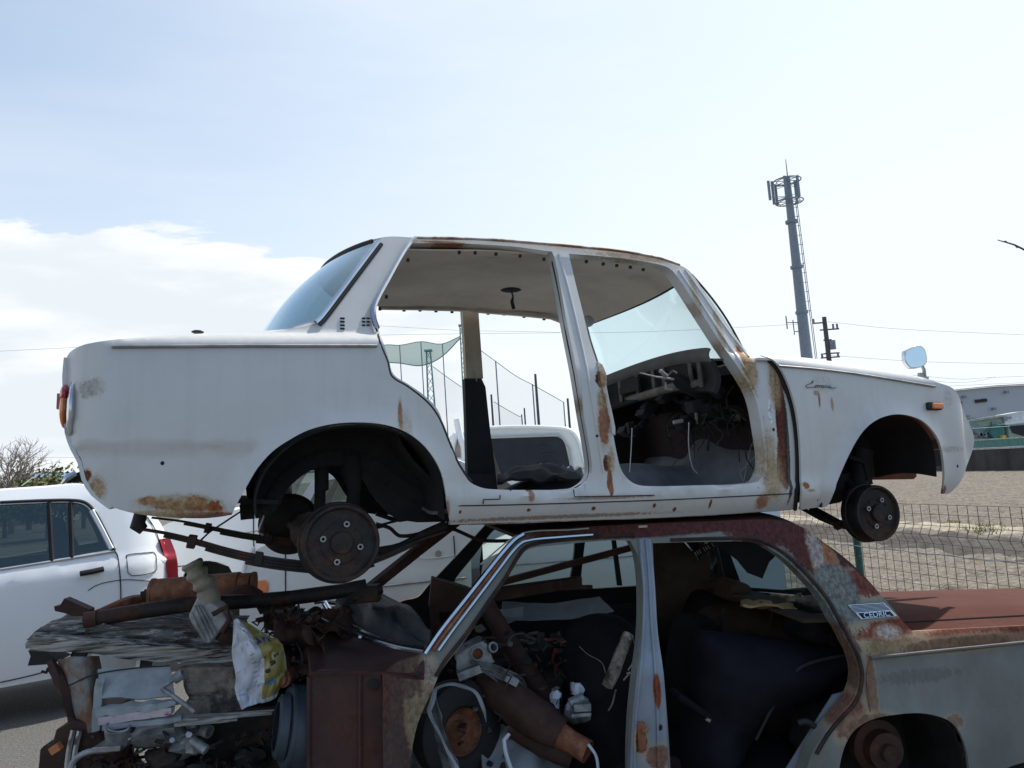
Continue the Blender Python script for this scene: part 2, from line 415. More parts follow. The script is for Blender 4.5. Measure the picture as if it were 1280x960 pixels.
roofn = [(482, 296), (520, 297), (580, 298), (640, 301), (720, 308), (770, 313), (820, 321.5), (850, 331.5), (863, 340)]
apil = [(863, 340), (880, 364), (907, 402), (930, 435), (942, 446), (958, 449)]
jamb = [(972, 466), (984, 492), (992, 525), (996, 560), (997, 600), (996, 636)]
sill = [(990, 637), (900, 643), (800, 648), (700, 651), (620, 653.5), (562, 655.5)]
rear_bot = [(290, 643), (275, 646), (250, 648), (200, 646), (165, 641), (135, 631), (115, 613), (106, 594), (102, 575), (93, 560), (88, 550), (85, 520), (83, 490)]
outl = PW(rear_top+cpil[1:]+roofn[1:]+apil[1:]+jamb+sill+archR[::-1][1:]+rear_bot[1:])
holeR = [(517, 303.5), (580, 304.5), (640, 308), (690, 314.5), (693, 322), (701, 360), (707, 395), (713, 425), (721, 465), (730, 520), (737, 560), (740, 590), (733, 603), (718, 611), (660, 612.5), (615, 611.5), (600, 609), (585, 600), (570, 570), (555, 533), (547, 512), (530, 494), (510, 480), (492, 468), (486, 450), (478, 425), (471, 404), (467, 385), (481, 357), (500, 327)]
holeF = [(711, 317), (760, 321), (800, 326), (832, 333), (843, 341), (870, 381), (902, 430), (930, 470), (944, 497), (952, 535), (957, 575), (954, 592), (945, 603), (880, 606.5), (807, 607.5), (790, 603), (777, 588), (770, 562), (766, 540), (758, 503), (752, 470), (745, 450), (737, 425), (729, 392), (719, 352)]
HR = PW(holeR); HF = PW(holeF)
def thB(x, z):
    d = min(dist_poly(x, z, HR), dist_poly(x, z, HF)); a = dist_poly(x, z, AR, False)
    return .012+.058*sst(.16, .06, d)*sst(.02, .09, a)
rust = (.30, .085, .022); rust2 = (.17, .05, .02); stain = (.42, .28, .14); dk = (.05, .03, .02); red = (.13, .03, .018)
def sp(px, py, rx, ry, c=rust, st=1, amp=2.2, f=W):
    q = W.on(px, py, ysW); s = (CAM-(W.O+W.X*q.x+W.Z*q.z)).length/F
    return (q.x, q.z, rx*s, ry*s, c, st, amp)
sprear = [sp(185, 626, 9, 5), sp(207, 631, 12, 7), sp(225, 633, 12, 8), sp(245, 631, 15, 11), sp(268, 634, 11, 8), sp(215, 628, 34, 9, stain, .5, 2), sp(250, 645, 42, 5, rust2, .9, 2), sp(190, 643, 50, 4, stain, .7, 2), sp(120, 612, 9, 14, stain, .8, 2.5), sp(108, 595, 5, 8, rust2, 1, 2),
          sp(112, 485, 14, 10, (.35, .35, .34), .55, 4.5), sp(203, 579, 2.4, 2.6, (.01, .01, .01), 1, .2), sp(500, 520, 3, 20, rust, .8, 1.6), sp(505, 535, 9, 22, stain, .35, 2), sp(556, 640, 4, 16, rust2, .6, 1.5)]
sppil = [sp(750, 474, 7, 12, red, 1, 1.4), sp(759, 579, 7, 11, red, 1, 1.4), sp(753, 470, 5, 18, stain, .7, 2.5), sp(764, 575, 5, 16, stain, .7, 2.5), sp(762, 604, 4.5, 18, rust, .95, .8), sp(755, 530, 8, 30, rust, .85, 1.6), sp(752, 500, 6, 12, stain, .8, 2), sp(746, 545, 1.8, 2, dk, 1, .2), sp(729, 545, 1.6, 60, (.35, .26, .16), .7, 1.5),
         sp(677, 608, 5, 5, red, 1, 1), sp(660, 610, 4, 5, rust2, 1, 1.5), sp(697, 607, 7, 4, red, 1, 1), sp(665, 620, 4, 8, rust, .7, 2), sp(638, 612, 1.5, 2, dk, 1, .2), sp(661, 637.5, 2.6, 2, rust2, 1, 1.4), sp(742, 635.5, 2.8, 2.6, rust2, 1, 1.4), sp(818, 632, 2.4, 3, rust2, 1, 1.4), sp(888, 630, 1.8, 6, rust2, 1, 1.6), sp(843, 637, 2.5, 3, rust2, 1, 1.5), sp(953, 627, 9, 9, rust, .8, 2.4), sp(575, 640, 2, 2.5, rust2, 1, 1), sp(760, 622, 60, 2, rust2, .5, 3.5), sp(700, 646, 150, 2.5, rust2, .6, 3.5)]
spap = [sp(932, 448, 6, 20, rust, .95, 1.8), sp(938, 465, 10, 24, stain, .8, 2), sp(976, 520, 8.5, 62, red, 1, .7), sp(981, 470, 11, 24, dk, .95, 1), sp(978, 580, 9, 34, rust2, .95, 1), sp(965, 600, 14, 26, stain, .7, 2), sp(968, 480, 8, 28, stain, .75, 2), sp(984, 560, 4, 70, dk, .9, 1), sp(967, 537, 2.2, 2.4, dk, 1, .2), sp(963, 515, 3.4, 17, (.72, .74, .78), 1, .2), sp(962, 565, 9, 26, stain, .55, 2.5),
        sp(660, 303, 150, 3, (.30, .17, .09), .75, 3), sp(800, 322, 70, 5, (.34, .24, .16), .7, 3), sp(870, 372, 5, 30, stain, .5, 2.5), sp(900, 415, 5, 30, stain, .55, 2.5), sp(555, 303, 30, 2, rust, .8, 2), sp(470, 405, 12, 3, stain, .45, 2.5)]
white = (.60, .595, .58)
mat('white_paint', white, .38, var=.06, scale=2.2, spots=sprear+sppil+spap, coat=.25, dirt=.30, streak=.07, bump=.16, bscale=3.0)
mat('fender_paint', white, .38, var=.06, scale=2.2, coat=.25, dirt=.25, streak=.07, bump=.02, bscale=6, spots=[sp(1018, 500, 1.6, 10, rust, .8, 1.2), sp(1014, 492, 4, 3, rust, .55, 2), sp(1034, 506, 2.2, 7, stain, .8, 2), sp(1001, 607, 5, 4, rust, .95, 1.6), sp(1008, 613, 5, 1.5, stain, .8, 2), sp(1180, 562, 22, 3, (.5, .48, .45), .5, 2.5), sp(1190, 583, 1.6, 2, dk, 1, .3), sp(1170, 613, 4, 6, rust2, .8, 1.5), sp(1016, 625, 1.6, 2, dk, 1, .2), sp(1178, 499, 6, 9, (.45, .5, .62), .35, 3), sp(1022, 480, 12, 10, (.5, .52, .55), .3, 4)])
mat('roof_paint', white, .4, var=.07, scale=2, coat=.2, dirt=.3)
mat('inner_cream', (.46, .39, .31), .8, var=.25, scale=5, dirt=.5, bump=.1, bscale=25)
mat('headliner', (.80, .71, .62), .9, var=.16, scale=3, dirt=.55, bump=.15, bscale=12)
mat('chrome', (.62, .63, .65), .18, metal=1, var=.12, scale=9, dirt=.25)
mat('dull_steel', (.35, .35, .36), .4, metal=.9, var=.3, scale=12)
mat('black_rubber', (.016, .016, .017), .7, var=.3)
mat('underseal', (.012, .0115, .012), .85, var=.5, scale=7, bump=.4, bscale=30, dirt=.08)
mat('old_iron', (.022, .019, .018), .62, metal=.3, var=.6, scale=10, bump=.5, bscale=40, col2=(.075, .034, .02), thr=.55, soft=.1, scale2=7)
mat('rusty_iron', (.19, .065, .03), .8, var=.45, scale=9, bump=.35, bscale=45, col2=(.38, .17, .09), thr=.56, soft=.12, scale2=5)
mat('dark_rust', (.06, .026, .018), .8, var=.5, scale=8, bump=.3, bscale=40, col2=(.15, .05, .025), thr=.6, soft=.1, scale2=6)
mat('seam_black', (.02, .017, .015), .9)
mat('dark_trim', (.012, .012, .015), .8, var=.4)
mat('maroon_trim', (.028, .014, .015), .85, var=.4, scale=4, dirt=.3)
mat('floor_grey', (.17, .18, .20), .85, var=.35, scale=4, bump=.35, bscale=22, dirt=.5)
mat('dash_metal', (.11, .10, .095), .7, var=.3, scale=6, dirt=.4)
mat('orange_lens', (.75, .20, .03), .2, coat=.8, var=.1)
mat('red_lens', (.40, .012, .02), .2, coat=.9, var=.15)
mat('pale_plastic', (.45, .45, .43), .5, var=.1)
mat('wire_cloth', (.035, .030, .027), .8, var=.5, scale=20)
glass('screen_glass', (.89, .965, .98), .08, .05, (.85, .97, 1))
glass('rear_glass', (.60, .73, .77), .20, .05, (.75, .88, .95))

def both(name, outline, holes, ys, th, mats, label=None):
    for i, mir in enumerate((None, WW)):
        if mir and holes: holes = [[(x-(itp(tb_, z) if .25 < x < .75 else 0), z) for x, z in h] for h, tb_ in zip(holes, ([(.2, 0), (.35, -.04), (.5, -.04), (.65, -.03), (.8, .0)], [(.2, 0), (.35, .02), (.5, .02), (.65, .04), (.8, .085)]))]
        b = panel(outline, holes, ys, th, .036, mir, extra=[(x_*.028-1.24, itp(ZS, x_*.028-1.24)+d_) for x_ in range(136) for d_ in (-.01, .006, .018, .029, .039, .047, .054, .062)]+[(x_*.03-1.2, z_) for x_ in range(24) for z_ in (.274, .290)]); obj(name, b, mats, wc, angle=50)
both('body_side', outl, [HR, HF], ysB, thB, ['white_paint', 'inner_cream'])
fout = PW([(946, 445.5), (975, 446.5), (1010, 449.5), (1060, 457), (1110, 466), (1145, 472.5), (1168, 480), (1180, 484), (1188, 490), (1193, 500), (1200, 520), (1208, 538), (1211, 550), (1209, 562), (1202, 582), (1195, 600), (1185, 612), (1177, 617), (1167, 617)]+archF[::-1][1:]+[(1010, 634.5), (994, 637), (995.5, 610), (995, 570), (992, 530), (986, 500), (975, 470), (962, 452)])
both('front_fender', fout, [], ysF, lambda x, z: .012, ['fender_paint', 'underseal'])
# roof with headliner
RN = [W.on(*q, ysW) for q in S2(roofn, 3, False)]
def roof_pt(u, v, dz=0, dx=0, iny=0):
    k = u*(len(RN)-1); i = min(int(k), len(RN)-2); p = RN[i].lerp(RN[i+1], k-i); y0 = p.y+iny
    s = math.sin(math.pi*v); q = s**.75
    return V((p.x-.19*q*(1-u)**3+.09*s*u**4+dx, y0+(WW-2*y0)*v, p.z+.040*q*(1-.5*u**6)-.035*q*(1-u)**6+dz))
obj('roof', B().grid(lambda u, v: roof_pt(u, v), 40, 26, .012), 'roof_paint', wc)
obj('headliner', B().grid(lambda u, v: roof_pt(.02+u*.955, v, -.030-.012*math.sin(u*9)**2*.3, .0, .045), 36, 18, .006), 'headliner', wc)
for pts_, r_ in (([(848, 338), (874, 376), (905, 424), (934, 466), (948, 496)], .006), ([(856, 337), (880, 371), (910, 414), (936, 446)], .005), ([(955, 520), (960, 560), (959, 595), (948, 610)], .005), ([(963, 470), (970, 500), (973, 540), (972, 600)], .004), ([(698, 318), (710, 360), (722, 410), (733, 460), (745, 530), (754, 590)], .006)):
    obj('pillar_bead', B().tube([W.on(*q, ysW)+V((0, .0, 0)) for q in S2(pts_, 5, False)], r_, 7), 'white_paint', wc)
gut = [W.on(*q, ysW)+V((0, -.012, .004)) for q in S2([(519, 299.5), (580, 300.5), (640, 303.5), (720, 310.5), (770, 315.5), (820, 324), (848, 333)], 4, False)]
mat('rain_gutter_paint', (.42, .40, .38), .6, var=.3, scale=14, col2=(.25, .11, .05), thr=.5, soft=.1, scale2=8)
for mir in (0, 1):
    obj('rain_gutter', B().tube([V((p.x, WW-p.y if mir else p.y, p.z)) for p in gut], .006, 6), 'rain_gutter_paint', wc)
# chrome strips, window frames
def strip(name, pts, r, m='chrome', f=ysW, off=.006, n=6, k=4, parent=None):
    P = [W.on(*q, f)+V((0, -off, 0)) for q in S2(pts, k, False)]; return obj(name, B().tube(P, r, n), m, parent or wc)
strip('belt_moulding', [(140, 433.5), (220, 433), (300, 432.5), (380, 432.5), (471, 432.5)], .0058, 'dull_steel')
strip('door_frame_moulding', [(519, 299), (510, 306), (500, 321), (484, 350), (471, 374), (466.5, 387), (467, 400), (471, 411)], .010, 'chrome', off=.012)
strip('door_seal', [(471, 412), (476, 430), (485, 452), (490, 470), (510, 483), (535, 503), (549, 522), (560, 548), (571, 575), (581, 592), (590, 603)], .0055, 'black_rubber', off=-.004)
strip('door_seal', [(694, 325), (702, 362), (709, 400), (714, 428), (722, 466), (731, 520), (738, 560), (741, 590), (735, 603), (722, 611)], .005, 'black_rubber', off=-.03)
strip('fender_moulding', [(972, 457.5), (1020, 461.5), (1070, 467.5), (1120, 475.5), (1168, 483.5)], .0048, 'dull_steel', ysF)
gapc = [(958, 449), (968, 459), (977, 475), (987, 503), (993, 535), (995.5, 570), (995.5, 605), (993, 637)]
obj('fender_gap', B().tube([W.on(*q, ysW)+V((0, -.004, 0)) for q in S2(gapc, 4, False)], .009, 6), 'seam_black', wc)
obj('sill_seam', B().tube([W.on(*q, ysW)+V((0, -.001, 0)) for q in S2([(560, 632.5), (640, 631), (742, 628), (850, 624), (990, 617)], 6, False)], .0022, 5).tube([W.on(*q, ysW)+V((0, -.001, 0)) for q in S2([(717, 612), (718, 621), (800, 619.5), (818, 619)], 4, False)], .002, 5).tube([W.on(*q, ysW)+V((0, -.001, 0)) for q in S2([(604, 630), (604, 624.5), (625, 624), (625, 619)], 3, False)], .002, 5), 'seam_black', wc)
obj('sill_flange', B().tube([W.on(*q, ysW)+V((0, .012, 0)) for q in S2([(562, 654), (700, 650), (800, 646.5), (900, 641.5), (990, 635.5)], 5, False)], .008, 6, wob=.4), 'rain_gutter_paint', wc)
# script on the fender: thin chrome lettering
T = lambda L_: [W.on(*q, ysF)+V((0, -.004, 0)) for q in S2(L_, 4, False)]
mat('script_metal', (.12, .12, .13), .35, metal=.8, var=.2)
scr = B()
for s_ in [[(1013.5, 478), (1016, 476), (1014.5, 479), (1009.5, 480.5), (1006.5, 483), (1008, 484.6), (1014, 484.2), (1018, 484)],
           [(1018, 484), (1019, 481.8), (1021, 481.6), (1021.5, 483.5), (1019, 484.5), (1018, 483.2)], [(1021.5, 482.2), (1023, 481.8), (1023.4, 484), (1024.4, 482), (1026, 481.9)],
           [(1026, 484.3), (1026.7, 482.2), (1028.4, 482), (1028.8, 484), (1026.8, 484.7), (1026, 483.6)], [(1030, 484.6), (1030.6, 482.2), (1032.6, 482.3), (1032.7, 484.7), (1033.4, 484.4)],
           [(1037.6, 482.6), (1035.4, 482.4), (1034.6, 484), (1036, 485), (1037.6, 483.8), (1037.9, 485), (1041, 485.2), (1044.5, 484.4)]]:
    scr.tube(T(s_), .0016, 5)
obj('script_badge', scr, 'script_metal', wc)
# rear window: curved wrap-around glass under the roof lip, chrome frame
bl = W.on(396, 404, ysW); bl.y += .004
def rg(u, v):   # u: 0 top .. 1 bottom
    t = roof_pt(0, v, -.014); s = math.sin(math.pi*v); q = s**.62
    bot = V((bl.x-.235*q, bl.y+(WW-2*bl.y)*v, bl.z-.045*q))
    p = t.lerp(bot, u); p += V((-.035, 0, .05))*math.sin(math.pi*u)*(.2+.35*q); return p
obj('rear_window', B().grid(rg, 14, 30, .006), 'rear_glass', wc)
fr = [W.on(*q, ysW)+V((-.004, -.004, 0)) for q in S2([(474, 303), (455, 328), (425, 368), (403, 397), (396, 404)], 3, False)]
obj('window_frame', B().tube(fr, .011, 8).tube([rg(1, k/24)+V((0, 0, .004)) for k in range(25)], .011, 8), 'chrome', wc)
obj('window_seal', B().tube([p+V((.013, -.002, -.008)) for p in fr], .007, 6).tube([rg(0, k/24)+V((-.004, 0, .004)) for k in range(1, 24)], .011, 6).tube([rg(1, k/24)+V((-.01, 0, -.014)) for k in range(25)], .009, 6), 'black_rubber', wc)
# C-pillar vent slots
for cx, rows in ((428, 4), (454.5, 3), (460, 3)):
    vb = B()
    for k in range(rows):
        p = W.on(cx, 398+k*4.3, ysW); vb.box(p+V((0, -.001, 0)), (.016 if cx < 440 else .012, .004, .006))
    obj('pillar_vent', vb, 'seam_black', wc)
# deck lid, bonnet
topR = [W.on(*q, ysW) for q in S2([(85, 447), (90, 438), (110, 429.5), (160, 423), (240, 417.5), (330, 413.5), (390, 408)], 3, False)]
def deck(Lp, cr, fx=0, ext=None):
    def g(u, v):
        k = u*(len(Lp)-1); i = min(int(k), len(Lp)-2); p = Lp[i].lerp(Lp[i+1], k-i)
        return V((p.x+fx*math.sin(math.pi*v)*u, p.y+(WW-2*p.y)*v, p.z-.004+cr*math.sin(math.pi*v)*math.sin(math.pi*min(1, .2+u))))
    return g
obj('boot_lid', B().grid(deck(topR, .008, -.26), 24, 16, .01), 'roof_paint', wc)
topF = [W.on(*q, ysF) for q in S2([(948, 446), (975, 447), (1010, 450), (1060, 457.5), (1110, 466), (1145, 472.5), (1168, 480), (1186, 490)], 3, False)]
obj('bonnet', B().grid(deck(topF, .006), 24, 14, .01), 'roof_paint', wc)
obj('boot_latch', B().ball(W.p(247, 415, .5), (.024, .02, .008), 10), 'old_iron', wc)
# tail and nose panels
tz = [W.on(*q, ysW) for q in S2([(85, 447), (83, 470), (84, 500), (86, 540), (93, 560), (102, 577), (107, 598), (118, 616), (140, 633)], 3, False)]
def tail(u, v):
    k = u*(len(tz)-1); i = min(int(k), len(tz)-2); p = tz[i].lerp(tz[i+1], k-i); return V((p.x-.015*math.sin(math.pi*v), p.y+(WW-2*p.y)*v, p.z))
obj('tail_panel', B().grid(tail, 16, 12, .012), 'roof_paint', wc)
for k, yy in enumerate((.10, WW-.10)):
    a = W.p(82, 470, .10); c = W.p(84, 555, .10); ctr = (a+c)/2; ctr.y = yy; h = (a.z-c.z)
    ctr.x += .016
    b = B().ball(ctr+V((.008, 0, 0)), (.022, .075, h*.50), 18)
    p = obj('tail_lamp', b, 'chrome', wc)
    obj('lens', B().ball(ctr+V((-.018, 0, h*.02)), (.017, .05, h*.30), 16), 'orange_lens' , p)
    obj('lamp_cap', B().ball(ctr+V((-.018, 0, h*.22)), (.018, .05, h*.16), 14).box(ctr+V((-.036, 0, h*.12)), (.012, .03, .05)), 'red_lens', p)
nb = [W.on(*q, ysF) for q in S2([(1186, 490), (1193, 503), (1200, 520), (1209, 545), (1209, 560)], 3, False)]
obj('nose_panel', B().grid(lambda u, v: (lambda p: V((p.x-.02, p.y+.02+(WW-2*p.y-.04)*v, p.z)))(nb[min(len(nb)-1, int(u*(len(nb)-1)))]), 8, 8, .012), 'roof_paint', wc)
# small bright piece of rear bumper bracket
obj('bumper_bracket', B().prism([W.p(*q, .12) for q in [(78, 603), (86, 596), (98, 590), (110, 588), (112, 602), (98, 602), (86, 603)]], (0, .12, 0)), 'dark_trim', wc)
obj('bumper_fragment', B().tube([W.p(77, 605, .1), W.p(84, 597, .1), W.p(95, 591, .1)], [.004, .012, .009], 6), 'chrome', wc)
# windscreen
def ws(u, v):
    t = roof_pt(1, v, -.012); s = math.sin(math.pi*v)
    n_ = W.on(936, 441, ysW); bt = V((n_.x-.01+.20*s**.8, n_.y+.02+(WW-2*n_.y-.04)*v, n_.z-.01+.035*s))
    return t.lerp(bt, u)+V((.03, 0, .02))*math.sin(math.pi*u)*.6
obj('windscreen', B().grid(ws, 14, 24, .006), 'screen_glass', wc)
obj('windscreen_seal', B().tube([ws(0, .05+.9*k/20)+V((0, 0, -.004)) for k in range(21)], .010, 6).tube([ws(k/12, .004)+V((.006, -.004, 0)) for k in range(13)], .005, 6), 'black_rubber', wc)
obj('cowl', B().grid(lambda u, v: ws(1, v)+V((-.035+u*.30 - .0, 0, .0-.022*u)), 6, 18, .012), 'roof_paint', wc)
# dashboard
def dl(v, dx, dz): p = ws(1, .004+.992*v); return V((p.x*.55+1.36*.45-.085+dx, p.y, p.z+.012+.030*math.sin(math.pi*v)**.7+dz))
obj('dash_top', B().grid(lambda u, v: dl(v, -.02+u*.30-.05*(1-u)*(1-u), -.030*(1-u)**1.5-.03*u), 8, 24, .008), 'dash_metal', wc)
obj('dash_lip', B().grid(lambda u, v: dl(v, -.078-.012*math.sin(u*3.14), .012-.052*u), 4, 24, .01), 'dash_metal', wc)
dp = obj('dashboard', B().grid(lambda u, v: dl(v, -.065+.03*math.sin(u*3), -.034-.15*u), 5, 24, .02), 'dark_trim', wc)
for v in (.12, .2, .42, .5, .62, .74, .86): obj('dash_bracket', B().beam(dl(v, -.085, -.03), dl(v, -.075, -.16), .03, .006), 'dash_metal', dp)
for v_, w_ in ((.27, .16), (.66, .22), (.9, .14)): obj('dash_opening', B().box(dl(v_, -.09, -.09), (.015, w_, .075)), 'seam_black', dp)
mat('brace_paint', (.20, .185, .15), .8, var=.4, scale=8, dirt=.5)
obj('cross_brace', B().tube([W.p(758, 506, 1.38), W.p(800, 496, .95), W.p(842, 484, .52), W.p(880, 479, .3)], .022, 10), 'brace_paint', wc)
obj('steering_column', B().tube([W.p(838, 466, .40), W.p(850, 477, .40), W.p(885, 497, .40), W.p(925, 530, .42)], [.018, .034, .032, .026], 12), 'dark_trim', wc)
obj('column_switch', B().tube([W.p(800, 466, .38), W.p(820, 471, .38), W.p(842, 474, .38)], [.003, .004, .006], 8).tube([W.p(826, 464, .36), W.p(834, 470, .38)], .008, 8).ball(W.p(826, 464, .36), .010, 8).tube([W.p(832, 478, .4), W.p(832, 486, .4), W.p(840, 487, .4)], .005, 6), 'pale_plastic', wc)
# cabin floor, firewall, wiring
def flr(u, v):
    x = -.02+1.66*u; y = .10+(WW-.20)*v; h = .045+.15*math.exp(-((y-.75)/.15)**2)*sst(.1, .5, u)+.02*mnoise.noise(V((x*4, y*4, 0)))+.02*sst(.5, .62, u)
    return V((x, y, h+.22*sst(.88, 1, u)))
obj('floor_pan', B().grid(flr, 44, 34, .012), ['floor_grey'], wc)
fw = B().grid(lambda u, v: V((1.62+.03*math.sin(v*9)-.10*u, .06+(WW-.12)*v, .10+.56*u)), 6, 10, .015)
obj('firewall', fw, 'maroon_trim', wc)
obj('kick_panel', B().box((1.50, WW-.13, .36), (.25, .02, .50)), 'maroon_trim', wc)
obj('kick_panel', B().box((1.52, .10, .33), (.22, .02, .48)), 'maroon_trim', wc)
wr = B(); r2 = random.Random(4)
for k in range(40):
    a = V((r2.uniform(1.34, 1.52), r2.uniform(.18, .8), r2.uniform(.40, .56))); pts = [a]
    for j in range(5): a = a+V((r2.uniform(-.05, .05), r2.uniform(-.07, .07), r2.uniform(-.075, .02))); pts.append(a)
    wr.tube([tuple(q) for q in catmull(pts, 3)], r2.choice([.0018, .003, .005]), 5)
obj('wiring_loom', wr, 'wire_cloth', wc)
w2 = B()
for pts in ([(951, 540), (940, 555), (935, 575), (930, 600), (936, 606)], [(952, 550), (944, 570), (925, 590), (930, 604)], [(861, 528), (861, 560), (866, 585), (872, 592)], [(790, 535), (789, 560), (787, 590)]): obj('loose_wire', B().tube([W.p(*q, .30) for q in S2(pts, 4, False)], .0025, 5), 'pale_plastic', wc)
w2.box(W.p(920, 522, .35), (.035, .02, .03)).tube([W.p(842, 528, .5), W.p(853, 526, .5)], .01, 8).tube([W.p(870, 512, .5), W.p(871, 530, .5)], .008, 8)
obj('cable_connector', w2, 'pale_plastic', wc)
mb = B()
for k in range(26):
    c = V((r2.uniform(1.25, 1.5), r2.uniform(.2, 1.2), r2.uniform(.40, .56))); mb.box(c, (r2.uniform(.02, .07), r2.uniform(.03, .1), r2.uniform(.02, .06)), Matrix.Rotation(r2.uniform(-1, 1), 3, 'Y'))
mb.tube([W.p(840, 520, .7), W.p(880, 523, .6), W.p(922, 535, .5)], .012, 8)
obj('heater_parts', mb, 'dark_trim', wc, bev=.004)
mat('spots_scrap', (.6, .5, .4), .7, var=.5, scale=30, col2=(.5, .2, .06), thr=.5, scale2=12)
# roof fixings and dangling wire of the roof lamp
fx = B()
for px, py in [(510, 325), (483, 371), (475, 386), (574, 315.5), (594, 316), (620, 317.5), (650, 320), (680, 324), (733, 327), (754, 330), (771, 332), (788, 334), (804, 337), (868, 379), (890, 410)]: fx.box(W.p(px, py, .20), (.010, .012, .012))
for px, py in [(505, 386), (525, 386), (545, 387), (565, 388), (610, 390), (630, 391), (655, 394), (680, 397)]: fx.box(W.p(px, py+2, WW-.2), (.016, .01, .012))
obj('trim_clip', fx, 'seam_black', wc)
q = roof_pt(.22, .46, -.040); q = W.p(638, 336, .62); q.z = min(q.z, 1.04)
obj('roof_lamp_wire', B().ball(q, (.05, .05, .006), 12).tube([q, q+V((.01, 0, -.03)), q+V((.004, 0, -.055)), q+V((.012, 0, -.09))], [.003, .004, .008, .009], 6), 'dark_trim', wc)
obj('rear_mirror', B().lathe([(0, 0), (.03, 0), (.032, .01), (.0, .012)], W.p(735, 402, .95), (-.4, -1, 0), 16), 'dull_steel', wc)
# trim of the far centre pillar: dark lower cover
def farp(px, py): q = W.p(px, py, WW-.13); return q
obj('pillar_cover', B().prism([farp(*q) for q in [(581, 473), (602, 473), (607, 484), (613, 540), (619, 585), (622, 612), (585, 612), (583, 540)]], (0, .05, 0)), 'dark_trim', wc)
obj('pillar_lining', B().prism([farp(*q) for q in [(578, 386), (598, 388), (601, 430), (604, 473), (583, 473), (581, 430)]], (0, .05, 0)), 'inner_cream', wc)
obj('rail_lining', B().prism([W.p(*q, WW-.24) for q in [(474, 350), (474, 386), (520, 386.5), (575, 388), (600, 390), (650, 394), (690, 398), (706, 404), (730, 404), (730, 340), (600, 330)]], (0, .03, .0)), 'headliner', wc)
obj('floor_mat', B().grid(lambda u, v: W.p(622+105*u, 607-2*v, .25+.5*v)+V((0, 0, .03+.06*math.sin(math.pi*u)*math.sin(math.pi*v)+.035*mnoise.noise(V((u*5, v*5, 2))))), 24, 14, .012), 'dark_trim', wc)
obj('sill_trim', B().prism([W.p(*q, WW-.16) for q in [(583, 592), (616, 593), (616, 612), (583, 612)]], (0, .03, 0)), 'dark_trim', wc)
obj('crumpled_carpet', B().grid(lambda u, v: W.p(672+66*u, 608-2*v, .5+.6*v)+V((0, 0, .03+.05*math.sin(math.pi*v)+.05*abs(mnoise.noise(V((u*7, v*7, 5)))))), 24, 14, .012), 'floor_grey', wc)
# torn strip along the near centre pillar
tp = [(746, 452), (752, 456), (757, 468), (757, 482), (760, 498), (764, 515), (768, 535), (768, 544), (764, 541), (760, 520), (754, 492), (749, 470)]
obj('torn_flange', B().prism([W.on(*q, ysW)+V((0, -.008, 0)) for q in tp], (0, .015, 0)), 'white_paint', wc)
# wheel wells
iny = .34
def well(pts, y0, y1, name):
    P = [W.p(*q, 0) for q in S2(pts, 3, False)]
    for mir in (0, 1):
        f = (lambda y: WW-y) if mir else (lambda y: y)
        obj(name, B().grid(lambda u, v: (lambda p: V((p.x+(0 if v < .5 else 0), f(y0+(y1-y0)*v), p.z+.02*math.sin(math.pi*v))))(P[min(len(P)-1, round(u*(len(P)-1)))]), len(P)-1, 6, .008), 'underseal', wc)
well([(318, 643), (318, 620), (328, 592), (345, 570), (365, 553), (390, 540), (420, 532), (452, 530), (482, 533), (507, 542), (527, 556), (542, 574), (552, 594), (557, 617), (558, 650)], .03, iny, 'rear_wheel_well')
well([(1026, 634), (1030, 610), (1048, 575), (1061, 550), (1073, 534), (1088, 523), (1105, 517), (1122, 518), (1141, 524), (1153, 534), (1164, 550), (1169, 572), (1171, 596)], 0, .36, 'front_wheel_well')
def wall(pts, y, name, m='underseal', d=.02):
    P = [W.p(*q, y) for q in S2(pts, 3)]
    for mir in (0, 1):
        obj(name, B().prism([V((p.x, WW-p.y if mir else p.y, p.z)) for p in P], (0, -d if mir else d, 0)), m, wc)
wall([(312, 642), (332, 643), (345, 622), (362, 600), (378, 588), (400, 584), (430, 583), (448, 592), (470, 625), (500, 650), (566, 652), (568, 600), (548, 560), (505, 525), (450, 512), (390, 518), (340, 545), (310, 590)], iny, 'inner_arch')
wall([(1015, 630), (1050, 628), (1072, 606), (1085, 598), (1148, 583), (1192, 583), (1196, 560), (1185, 520), (1140, 505), (1100, 500), (1060, 515), (1030, 560)], .37, 'inner_fender')
obj('boot_floor', B().grid(lambda u, v: V((-1.08+u*.50, .14+(WW-.28)*v, .13-.03*u)), 6, 6, .015), 'underseal', wc)
obj('rear_bulkhead', B().grid(lambda u, v: V((-.16+.30*u*u, .16+(WW-.32)*v, .06+.0*v+.34*(1-u))), 6, 6, .015), 'underseal', wc)
# chassis rails
for y in (.36, WW-.36):
    s0 = y-.36 if y < .7 else None
    P = [W.p(*q, .33) for q in S2([(300, 641), (335, 634), (352, 606), (385, 580), (430, 572), (462, 580), (498, 606), (545, 628), (620, 646), (700, 650)], 4, False)]
    b = B()
    for a, c in zip(P, P[1:]): b.beam(V((a.x, y, a.z)), V((c.x, y, c.z)), .06, .055)
    obj('frame_rail', b, 'underseal', wc)
    obj('frame_rail', B().beam((.45, y, .0), (1.55, y, .02), .07, .07).beam((1.55, y, .02), (2.25, y, .13), .07, .08), 'underseal', wc)
obj('frame_stub', B().prism([W.p(*q, .42) for q in [(1100, 584), (1145, 582), (1146, 596), (1143, 599), (1078, 600), (1074, 596)]], (0, .06, 0)), 'rusty_iron', wc, bev=.004)
